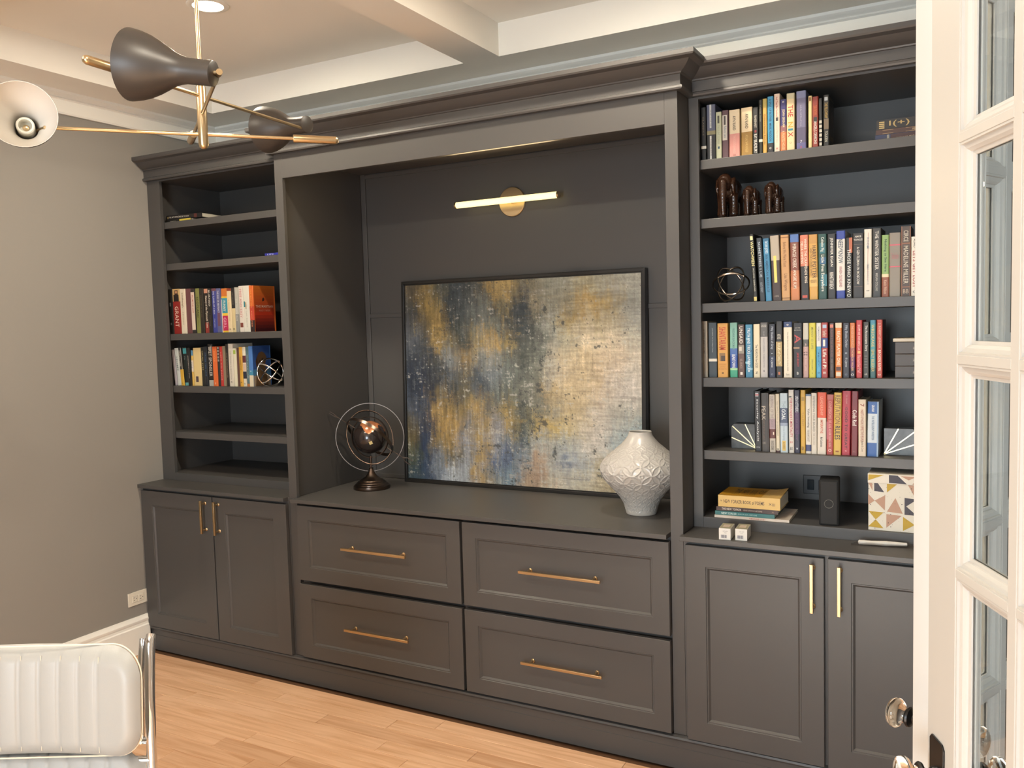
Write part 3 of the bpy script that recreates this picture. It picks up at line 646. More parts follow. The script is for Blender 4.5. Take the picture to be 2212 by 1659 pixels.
for sg in (-1, 1):
    ar.tube([gc+axd*0.20+pn*0.001*sg, gc+axd*0.225+pn*0.012*sg, gc+axd*0.255+pn*0.011*sg], 0.002, 6, flat=0.006)
    ar.tube([gc-axd*0.195+pn*0.001*sg, gc-axd*0.225+pn*0.005*sg, gc-axd*0.248+pn*0.004*sg], 0.0015, 6)
ar.build('arrow', DARKBZ, t, smooth=True)
gm = bpy.data.materials.new('antique_globe_map'); gm.use_nodes = True; nt = gm.node_tree; b = nt.nodes['Principled BSDF']
tc = nt.nodes.new('ShaderNodeTexCoord'); n1 = nt.nodes.new('ShaderNodeTexNoise'); n1.inputs['Scale'].default_value = 12; n1.inputs['Detail'].default_value = 6
mpn = nt.nodes.new('ShaderNodeMapping'); mpn.inputs['Location'].default_value = (0.35, 0.2, 0.42); nt.links.new(tc.outputs['Object'], mpn.inputs[0]); nt.links.new(mpn.outputs[0], n1.inputs['Vector'])
sx = nt.nodes.new('ShaderNodeSeparateXYZ'); nt.links.new(tc.outputs['Object'], sx.inputs[0])
ma = nt.nodes.new('ShaderNodeMath'); ma.operation = 'MULTIPLY_ADD'; ma.inputs[1].default_value = 4.5; ma.inputs[2].default_value = -0.14-4.5*(gz-ZK); nt.links.new(sx.outputs['Z'], ma.inputs[0])
ad = nt.nodes.new('ShaderNodeMath'); ad.operation = 'ADD'; nt.links.new(n1.outputs['Fac'], ad.inputs[0]); nt.links.new(ma.outputs[0], ad.inputs[1])
cr = nt.nodes.new('ShaderNodeValToRGB'); cr.color_ramp.interpolation = 'CONSTANT'; e = cr.color_ramp.elements
e[0].color = (0.030, 0.022, 0.020, 1); e[1].position = 0.60; e[1].color = (0.62, 0.23, 0.09, 1); e2 = cr.color_ramp.elements.new(0.72); e2.color = (0.42, 0.16, 0.07, 1)
nt.links.new(ad.outputs[0], cr.inputs[0]); nt.links.new(cr.outputs[0], b.inputs['Base Color']); b.inputs['Roughness'].default_value = 0.22; b.inputs['Metallic'].default_value = 0.25; b.inputs['Coat Weight'].default_value = 0.5
gs = MB().sphere(gc, 0.085, 40, 24).build('sphere', gm, t, smooth=True, angle=180)
# little square sticker on the sphere
d0 = (vB*0.95+vR*0.20-vU*0.22).normalized(); sp = []
su = (vR-vR.dot(d0)*d0).normalized(); sv = d0.cross(su); 
for i, (p, q) in enumerate(((-1, -1), (1, -1), (1, 1), (-1, 1))):
    w_ = d0*0.0853+(su*math.cos(0.3)+sv*math.sin(0.3))*p*0.0085+(sv*math.cos(0.3)-su*math.sin(0.3))*q*0.0085; sp.append(gc+w_.normalized()*0.0862)
MB().add(sp+[p-(p-gc).normalized()*0.001 for p in sp], [(0, 1, 2, 3), (7, 6, 5, 4), (0, 1, 5, 4), (1, 2, 6, 5), (2, 3, 7, 6), (3, 0, 4, 7)]).build('sticker', cmat('#d8c48a', 0.5), gs)

# ================================================================== METAL ORBS
def orb(label, c, r, m, rot):
    t = thing('wire_orb', label, 'ornament', (c[0], c[1], c[2]-r))
    c = Vector(c); V = [rot @ Vector(p) for p in ((1, 0, 0), (0, 1, 0), (0, 0, 1), (-1, 0, 0), (0, -1, 0), (0, 0, -1))]
    for i in range(6):
        for j in range(i+1, 6):
            if (V[i]+V[j]).length < 0.1: continue
            p = [c+(V[i]*(1-k/10)+V[j]*(k/10)).normalized()*r for k in range(11)]
            MB().tube(p, 0.0042, 8, flat=0.0030).build('strut', m, t, smooth=True, angle=60)
    return t
def basis(P):   # rotation that puts octahedron vertices on three given directions (orthonormalised)
    a = Vector(P[0]).normalized(); b = Vector(P[1]); b = (b-a*a.dot(b)).normalized(); c = a.cross(b)
    if c.dot(Vector(P[2])) < 0: c = -c
    return Matrix((a, b, c)).transposed()
fv = (CAM-Vector((3.222, 0.12, 1.9))).normalized(); fr_ = Vector((0, 0, 1)).cross(fv).normalized(); fu = fv.cross(fr_)
def dirs(angs): return [(fv*0.577+(fr_*math.cos(math.radians(a))+fu*math.sin(math.radians(a)))*0.816) for a in angs]
orb('bronze wire orb beside the standing books on the right bookcase', (3.224, 0.12, ZR[2]+0.0750), 0.0705, BZSILVER, basis(dirs((151, 33, 270))))
orb('shiny silver wire orb on the left bookcase, in front of a dog book', (0.800, 0.065, ZL[3]+0.0772), 0.0725, CHROME, basis(dirs((125, 5, 245))))

# ================================================================== BOOKENDS
def bookend(label, x0, x1, flip, y):
    z0 = ZR[4]; h = 0.100
    t = thing('bookend', label, 'bookend', ((x0+x1)/2, y+0.03, z0))
    c = 0.012
    poly = [(x0, 0.0002), (x1, 0.0002), (x1, h), (x0+c, h), (x0, h-c)] if not flip else [(x0, 0.0002), (x1, 0.0002), (x1, h-c), (x1-c, h), (x0, h)]
    MB().prism([(p[0], z0+p[1]) for p in poly], y, y+0.06, 'y').build('slab', MARBLE, t, bevel=0.0015)
    W_ = x1-x0
    o = (x1-0.001, 0.003) if not flip else (x0+0.001, 0.003)
    for (fx_, fz) in ((0.02, 0.44), (0.05, 0.90), (0.55, 0.985)):
        e = (x0+fx_*W_, fz*h) if not flip else (x1-fx_*W_, fz*h)
        a = Vector((o[0], y-0.0004, z0+o[1])); b = Vector((e[0], y-0.0004, z0+e[1])); d_ = (b-a).normalized(); p_ = Vector((-d_.z, 0, d_.x))*0.0018
        MB().add([a-p_, a+p_, b+p_, b-p_, a-p_+Vector((0, 0.001, 0)), a+p_+Vector((0, 0.001, 0)), b+p_+Vector((0, 0.001, 0)), b-p_+Vector((0, 0.001, 0))], [(0, 1, 2, 3), (7, 6, 5, 4), (0, 1, 5, 4), (1, 2, 6, 5), (2, 3, 7, 6), (3, 0, 4, 7)]).build('inlay', INLAY, t)
bookend('black marble bookend with brass rays, left of the fifth-shelf books', 3.222, 3.323, False, 0.105)
bookend('black marble bookend with brass rays, right of the blue and white book', 3.785, 3.895, True, 0.105)

# ================================================================== ELEPHANTS
def elephant(label, x, y, h, yaw):
    s = h/0.16; z0 = ZR[1]+0.0003
    M = Matrix.Translation((x, y, z0)) @ Matrix.Rotation(yaw, 4, 'Z') @ Matrix.Scale(s, 4)   # faces -y
    m = MB()
    def S(c, r, e): m.sphere(c, r, 16, 10, 0, e, None)
    n0 = len(m.v)
    S((0, 0.048, 0.098), 0.046, (0.88, 1.15, 1.05)); S((0, 0.075, 0.105), 0.040, (0.9, 1.0, 1.1)); S((0, 0.015, 0.105), 0.038, (0.9, 1, 1.05))
    S((0, -0.022, 0.125), 0.029, (0.95, 0.95, 1.1)); S((0, -0.016, 0.138), 0.022, (1, 1, 1))
    for i in range(10):                     # trunk hanging to the ground
        f_ = i/9; S((0, -0.044-0.006*math.sin(f_*PI), 0.118-0.108*f_), 0.0165-0.0075*f_, (1, 1, 1.15))
    for sx_ in (-1, 1):
        for yy in (0.012, 0.082):
            for i in range(6): f_ = i/5; S((sx_*0.022, yy, 0.080-0.066*f_), 0.0185-0.002*math.sin(f_*PI), (1, 1, 1))
        S((sx_*0.030, -0.004, 0.112), 0.030, (0.30, 0.75, 1.15)); S((sx_*0.013, -0.046, 0.085), 0.0045, (1, 1.2, 3.2))
    for i in range(6): S((0, 0.121+0.002*i, 0.115-0.012*i), 0.0045, (1, 1, 1.6))
    m.v = [tuple(M @ Vector(p)) for p in m.v]
    o = m.build('elephant_figurine', WOODD, smooth=True, angle=180); tag(o, label, 'figurine', 'carved elephants on the second shelf')
    zz = min(v.co.z for v in o.data.vertices)
    for v in o.data.vertices: v.co.z += z0-zz
    rm = o.modifiers.new('carve', 'REMESH'); rm.mode = 'VOXEL'; rm.voxel_size = 0.0026*s; rm.use_smooth_shade = True
    sm = o.modifiers.new('polish', 'SMOOTH'); sm.factor = 0.5; sm.iterations = 3
elephant('tallest dark carved wooden elephant, left of two smaller ones', 3.222, 0.075, 0.168, math.radians(-3))
elephant('small dark carved wooden elephant between a tall and a small one', 3.316, 0.060, 0.112, math.radians(-5))
elephant('small dark carved wooden elephant, the one furthest right of three', 3.398, 0.060, 0.118, math.radians(-5))
# ================================================================== BOOKS
def book(label, group, x0, x1, z, h, base, bands=(), texts=(), lean=0.0, depth=0.145, y0=0.048, hard=True):
    """upright book, spine towards the room; lean in degrees to the left"""
    t = thing('book', label, 'book', ((x0+x1)/2, y0+depth/2, z), group)
    M = Matrix.Translation((x0, 0, z+max(0, -math.sin(math.radians(lean))*(x1-x0)))) @ Matrix.Rotation(math.radians(-lean), 4, 'Y')
    W = (x1-x0)*math.cos(math.radians(lean))-0.0004; H = h-0.0003; e = 0.0022 if hard else 0.0008; o = 0.003 if hard else 0.0
    zz = 0.0003; r = min(0.003, W*0.25)
    # spine with softly rounded edges + two boards, one mesh
    c = MB(); sp = [(0, y0+r*1.2), (r*0.35, y0+r*0.35), (r*1.2, y0), (W-r*1.2, y0), (W-r*0.35, y0+r*0.35), (W, y0+r*1.2)]
    poly = sp+[(W, y0+depth), (W-e, y0+depth), (W-e, y0+0.005), (e, y0+0.005), (e, y0+depth), (0, y0+depth)]
    c.prism(poly, zz, zz+H, 'z', 0, M); c.build('cover', cmat(base), t)
    MB().box(e+0.0002, W-e-0.0002, y0+0.0052, y0+depth-o, zz+o*0.8, zz+H-o, 0, M).build('pages', PAGES, t)
    mats = []
    def mi(hh):
        if hh not in mats: mats.append(hh)
        return mats.index(hh)
    for nb, b_ in enumerate(bands):
        f0, f1, cc = b_[:3]; w0, w1 = (b_[3], b_[4]) if len(b_) > 3 else (0.0, 1.0); g = 0.0004+0.00008*nb; mb = MB()
        a, b2 = zz+H*(1-f1), zz+H*(1-f0); xa, xb = W*w0, W*w1
        if w0 == 0.0 and w1 == 1.0:
            q = [(p[0]+(-g if p[0] < W/2 else g)*(1 if k in (0, 1, 4, 5) else 0), p[1]-(g if k in (1, 2, 3, 4) else 0)) for k, p in enumerate(sp)]
            mb.add([(p[0], p[1], a) for p in q]+[(p[0], p[1], b2) for p in q], [(k, k+1, k+7, k+6) for k in range(5)], 0, M)
        else: mb.add([(xa, y0-g, a), (xb, y0-g, a), (xb, y0-g, b2), (xa, y0-g, b2)], [(0, 1, 2, 3)], 0, M)
        mb.build('spine_band', cmat(cc), t)
    mats = []; mb = MB()
    for tx in texts:
        s, cc, fc, fl_, fw = tx[:5]; mode = tx[5] if len(tx) > 5 else 'v'; xo = tx[6] if len(tx) > 6 else 0.5
        org = (W*xo, y0-0.0012, zz+H*(1-fc))
        if mode == 'v': put_text(mb, s, org, (0, 0, -1), (1, 0, 0), H*fl_, W*fw, mi(cc), 0.012, M)
        else: put_text(mb, s, org, (1, 0, 0), (0, 0, 1), W*fw, H*fl_, mi(cc), 0.012, M)
    if mb.v: mb.build('lettering', [cmat(k) for k in mats], t)
    return t, M, W, H
K = '1d1c1b'; Wh = 'e2dccd'; CR = 'd8ccb0'
#  x0, x1, h, look, short name, base colour, bands, texts, lean
R1 = [
 (3.1288, 3.1499, .206, 'Black book with white band', 'white-banded black book', K, [(.72, .77, 'd8d2c4')], [('CLASSICS', '7a6a58', .35, .35, .3)], 0),
 (3.1525, 3.1871, .2127, 'Slate and black thick book', 'slate book', '5b5f74', [(.47, .54, '8c8462'), (.54, 1, '2a2a2c'), (.0, .42, 'c8cac8', .36, .56), (.56, .98, 'd6d4cc', .36, .56)], [('THE ART OF THE TALE', '3a3a44', .24, .3, .10), ('A COLLECTED EDITION', '3a3a44', .77, .3, .10)], 0),
 (3.1889, 3.2111, .18, 'Pale green paperback', 'pale green book', 'bcbfa0', [(.08, .24, '4a4a3e', .32, .66), (.73, .78, '2b4a5e', .35, .68)], [('THE SILENT CORNER', '9aa188', .48, .40, .35)], 0),
 (3.2126, 3.2378, .1833, 'Plum book with white label', 'plum book', '5a3e44', [(.10, .62, 'cfc9bb', .08, .80), (.12, .30, '4a4340', .28, .58)], [('Rebecca Lane', '7d8791', .45, .24, .4)], 0),
 (3.2395, 3.2801, .1809, 'White and pink thick paperback', 'pink book', 'e6d2ae', [(.50, 1, 'd9958a')], [('AYN RAND', '3a332c', .28, .30, .28), ('THE FOUNTAINHEAD', 'e2ada0', .72, .36, .26), ('OB', '6b3f3c', .95, .03, .25, 'h')], 0),
 (3.2854, 3.3277, .1828, 'White and gold thick paperback', 'gold book', 'e6cfa6', [(.50, 1, 'a37c35')], [('AYN RAND', '3a332c', .28, .30, .28), ('ATLAS SHRUGGED', 'd9b568', .74, .36, .24)], 0),
 (3.3296, 3.3513, .1776, 'Black book with white lettering', 'black book', '22221f', [(.48, .53, '8f3034', .35, .68)], [('FAHRENHEIT', 'b9b4a4', .30, .26, .42), ('RAY BRADBURY', 'e4dfd2', .76, .40, .55)], 0),
 (3.3519, 3.3663, .2031, 'Thin black book, white patch', 'thin black book', '27261f', [(.72, .77, 'e0dac6')], [('Collected Stories', '8d8878', .25, .3, .35)], 0),
 (3.3671, 3.3828, .2048, 'Ochre yellow book', 'ochre book', 'cda04e', [(.0, .17, 'b9a456')], [('Grimus', '8d6a2c', .38, .2, .45), ('Salman Rushdie', '7a5c28', .66, .34, .40)], 0),
 (3.3843, 3.4063, .2102, 'Bright blue book, black foot', 'bright blue book', '3f8fb6', [(.82, 1, '24242a')], [('A SPOT OF BOTHER  MARK HADDON', '173a52', .42, .74, .42), ('O', 'cfcabd', .91, .035, .35, 'h')], 0),
 (3.4083, 3.4295, .2169, 'White book, red lettering', 'red-lettered white book', 'e3c9b4', [(.40, .46, '3b3638', .3, .72)], [('And Then She Vanished', 'b0534a', .22, .34, .34), ('a novel by the sea', 'c98e80', .66, .34, .25), ('H', 'b0392f', .93, .04, .3, 'h')], 0),
 (3.4311, 3.4538, .193, 'Navy to orange book', 'navy and orange book', '37336a', [(.50, .62, '8a5a5c'), (.62, 1, 'c06f40')], [('JOHN GRISHAM', 'd7c8a0', .36, .34, .5), ('A PAINTED HOUSE', 'e8c295', .78, .36, .45), ('o', 'e0dccb', .05, .03, .3, 'h')], 0),
 (3.4548, 3.4832, .2105, 'Cream book, multicoloured lettering', 'cream book', 'dfc799', [(.0, .10, 'c8bd98')], [('THE', 'b33a2c', .31, .20, .62), ('NIX', '2f6f80', .54, .0001, .01), ('N', 'd39a2c', .545, .09, .62), ('I', '2b7f8c', .63, .035, .62), ('X', 'b0382c', .715, .09, .62), ('O', '8a7a60', .86, .03, .25, 'h')], 0),
 (3.4891, 3.5234, .2141, 'Thick lavender slate book', 'lavender slate book', '6e6a86', [(.0, .12, '7d80a0'), (.62, .88, '56506a'), (.88, 1, '5f5c8a')], [('and the Half Blood Stone', 'b9b2c4', .42, .36, .12), ('7', 'd4d0dc', .86, .05, .2, 'h'), ('IX', 'c04a58', .955, .04, .2, 'h')], 0),
 (3.5318, 3.5449, .1908, 'Thin cream book on the end', 'thin cream book', 'dcc58c', [(.03, .10, '8a5c30', .25, .75)], [], 0),
 (3.546, 3.567, .1861, 'Brick red book', 'brick red book', '8a3327', [(.40, .5, '2a2422', .2, .8)], [('DAN BROWN', 'c96c3a', .27, .18, .6), ('ANGELS DEMONS', 'e5ded0', .70, .44, .5)], 0),
 (3.5682, 3.5811, .1776, 'Thin black book, white stripes', 'striped black book', K, [(.45+.09*i, .51+.09*i, 'bdb6a6', .15, .85) for i in range(6)], [], 0),
 (3.5841, 3.6049, .1864, 'Black paperback, gold lettering', 'gold-lettered black book', '1b1b18', [(.04, .11, 'aab0b4', .2, .75), (.46, .66, '6a5a46', .1, .9)], [('THE FELLOWSHIP', 'a88a3c', .30, .30, .5), ('TOLKIEN', 'b5b0a0', .80, .2, .45)], 0)]
R3 = [
 (3.3279, 3.3436, .2587, 'Black spine with yellow lettering', 'yellow-lettered black book', '1f1f1c', [(.03, .09, 'd6cf9c', .15, .8), (.93, .99, 'c9b76a', .15, .85)], [('WATCHMEN', 'd9cf8e', .29, .36, .75), ('MOORE GIBBONS', 'b8b6a6', .68, .34, .35)], 3.2),
 (3.3506, 3.3714, .2424, 'Dark slate book', 'dark slate book', '2b3036', [], [('SOMETIMES I LIE', 'a9b4bd', .34, .56, .42), ('ALICE FEENEY', '8a949c', .78, .16, .4)], 3.0),
 (3.3731, 3.3962, .2387, 'Medium blue book', 'blue book', '3d7fa6', [(.0, .05, '2d6488')], [('TAYARI JONES', 'cfe0e6', .14, .20, .6), ('AN AMERICAN MARRIAGE', '1f4c66', .56, .60, .42)], 2.6),
 (3.3995, 3.4325, .2466, 'Grey and brown book, yellow bar', 'yellow-bar book', 'a89c8c', [(.38, 1, '3b2c28'), (.31, .72, 'e6cb6a', .30, .62)], [('A NOVEL', '9a8f80', .93, .03, .5, 'h')], 2.2),
 (3.4337, 3.4644, .2462, 'Tan antique-looking book', 'tan book', 'bf9260', [(.03, .045, '8e6236'), (.955, .97, '8e6236')], [('Before We Were Yours', '8a6236', .30, .38, .4), ('Lisa Wingate', '7d5830', .72, .26, .5)], 1.2),
 (3.4664, 3.498, .247, 'Blue-topped rust book', 'rust book', '7d4634', [(.0, .12, '4f6ea8'), (.55, .8, 'b06a44'), (.8, 1, 'c07a4c')], [('MIRACLE CREEK', 'e2d3c0', .33, .36, .42), ('ANGIE KIM', 'e2d3c0', .68, .28, .36)], .8),
 (3.5023, 3.532, .2412, 'Salmon and black book', 'salmon book', 'c8765c', [(.48, 1, '26221f'), (.93, .97, 'c0503c', .2, .8)], [('WHERE THE CRAWDADS SING', 'e8d6c2', .40, .68, .32, 'v', .68), ('DELIA OWENS', 'f0dcc4', .27, .34, .3, 'v', .25)], .8),
 (3.5332, 3.5638, .2409, 'Golden yellow book', 'golden book', 'c99a4a', [(.0, .14, 'b98a44'), (.66, .8, 'd8b066')], [('HARRY POTTER', '4a2f18', .42, .50, .45, 'v', .62), ('AND THE CURSED CHILD', '6a4a22', .42, .42, .2, 'v', .25), ('PARTS ONE AND TWO', '7a5626', .72, .05, .7, 'h')], .6),
 (3.5653, 3.596, .2405, 'Dark teal book', 'dark teal book', '1f4740', [(.14, .3, '2e6a72', .2, .8), (.36, .46, '2d5a7c', .2, .9), (.62, .8, '2e6f7c', .3, 1)], [('Celeste Ng', 'd4dcd0', .16, .22, .45), ('Little Fires Everywhere', 'e4e6da', .60, .56, .45)], .4),
 (3.5979, 3.6272, .2382, 'Black book, large white lettering', 'black book', '22211f', [], [('JENNIFER EGAN', 'dcd8cc', .28, .44, .42), ('MANHATTAN BEACH', 'dcd8cc', .72, .26, .5)], .2),
 (3.6283, 3.6588, .2469, 'White book, blue pointed ends', 'blue-ended white book', 'd8d5cc', [(.0, .12, '2a3f94'), (.88, 1, '2a3f94')], [('NEED*KNOW', '3a4456', .30, .36, .55), ('KAREN CLEVELAND', 'a0464c', .68, .30, .32)], 0),
 (3.6603, 3.6834, .2201, 'Black book with orange patch', 'orange-patched black book', '262423', [(.0, .25, 'b0603c', .5, 1)], [('THOSE WHO KNEW', 'd8d8ce', .55, .72, .5), ('O', 'cfd0c6', .95, .05, .6, 'h')], 0),
 (3.6845, 3.7222, .2334, 'Wide black book with brown border', 'brown-bordered black book', '272320', [(.17, .175, '6a5242', .1, .9), (.82, .825, '6a5242', .1, .9)], [('AMOR', 'd8d2c6', .05, .03, .6, 'h'), ('TOWLES', 'd8d2c6', .10, .03, .8, 'h'), ('A GENTLEMAN IN MOSCOW', 'd8d2c6', .50, .58, .24)], 0),
 (3.7233, 3.7493, .2453, 'Tall white book with red slash', 'red-slash white book', 'dad4c6', [], [('ROOM', '8f98a4', .20, .16, .3), ('EMMA DONOGHUE', 'b0aeae', .66, .30, .28), ('/', 'b04038', .40, .7, .10, 'h'), ('**', '3a3632', .90, .02, .4, 'h')], 0),
 (3.7508, 3.7805, .247, 'Tall charcoal book', 'tall charcoal book', '34322f', [], [('THE WINTER SISTER', 'cfcabc', .32, .56, .40), ('MEGAN COLLINS', 'b5b0a2', .78, .26, .26)], 0),
 (3.7816, 3.806, .2209, 'Light green book, brown foot', 'light green book', '86a562', [(.63, .68, 'd8c8a4'), (.68, 1, '8a4e34')], [('Nothing to See Here', '26402a', .33, .52, .42), ('Kevin Wilson', 'd9b08e', .84, .22, .4)], 0),
 (3.8067, 3.8445, .2263, 'Taupe book with pink lines', 'taupe book', '867d70', [(.18, .2, 'c75a66'), (.52, .54, 'c75a66')], [('The One for Sorrow', 'b06a6e', .36, .10, .6, 'h')], 0),
 (3.8459, 3.8765, .2465, 'Brown book with copper border', 'copper-bordered brown book', '4a3a30', [(.0, 1, '8a5a3c', .0, .1), (.0, 1, '8a5a3c', .9, 1), (.235, .255, '8a5a3c'), (.86, .875, '8a5a3c')], [('CIRCE', 'c9bda8', .14, .16, .5), ('MADELINE MILLER', 'c9bda8', .55, .54, .5), ('BB', 'b09a80', .93, .06, .6, 'h')], 0),
 (3.8775, 3.902, .2082, 'White book, red capitals', 'red-capitals white book', 'ddd6c8', [], [('ALSAID', '4a4440', .11, .15, .36), ('LETS GET LOST', 'a04840', .55, .62, .55), ('<>', '4a4440', .93, .05, .5, 'h')], 0)]
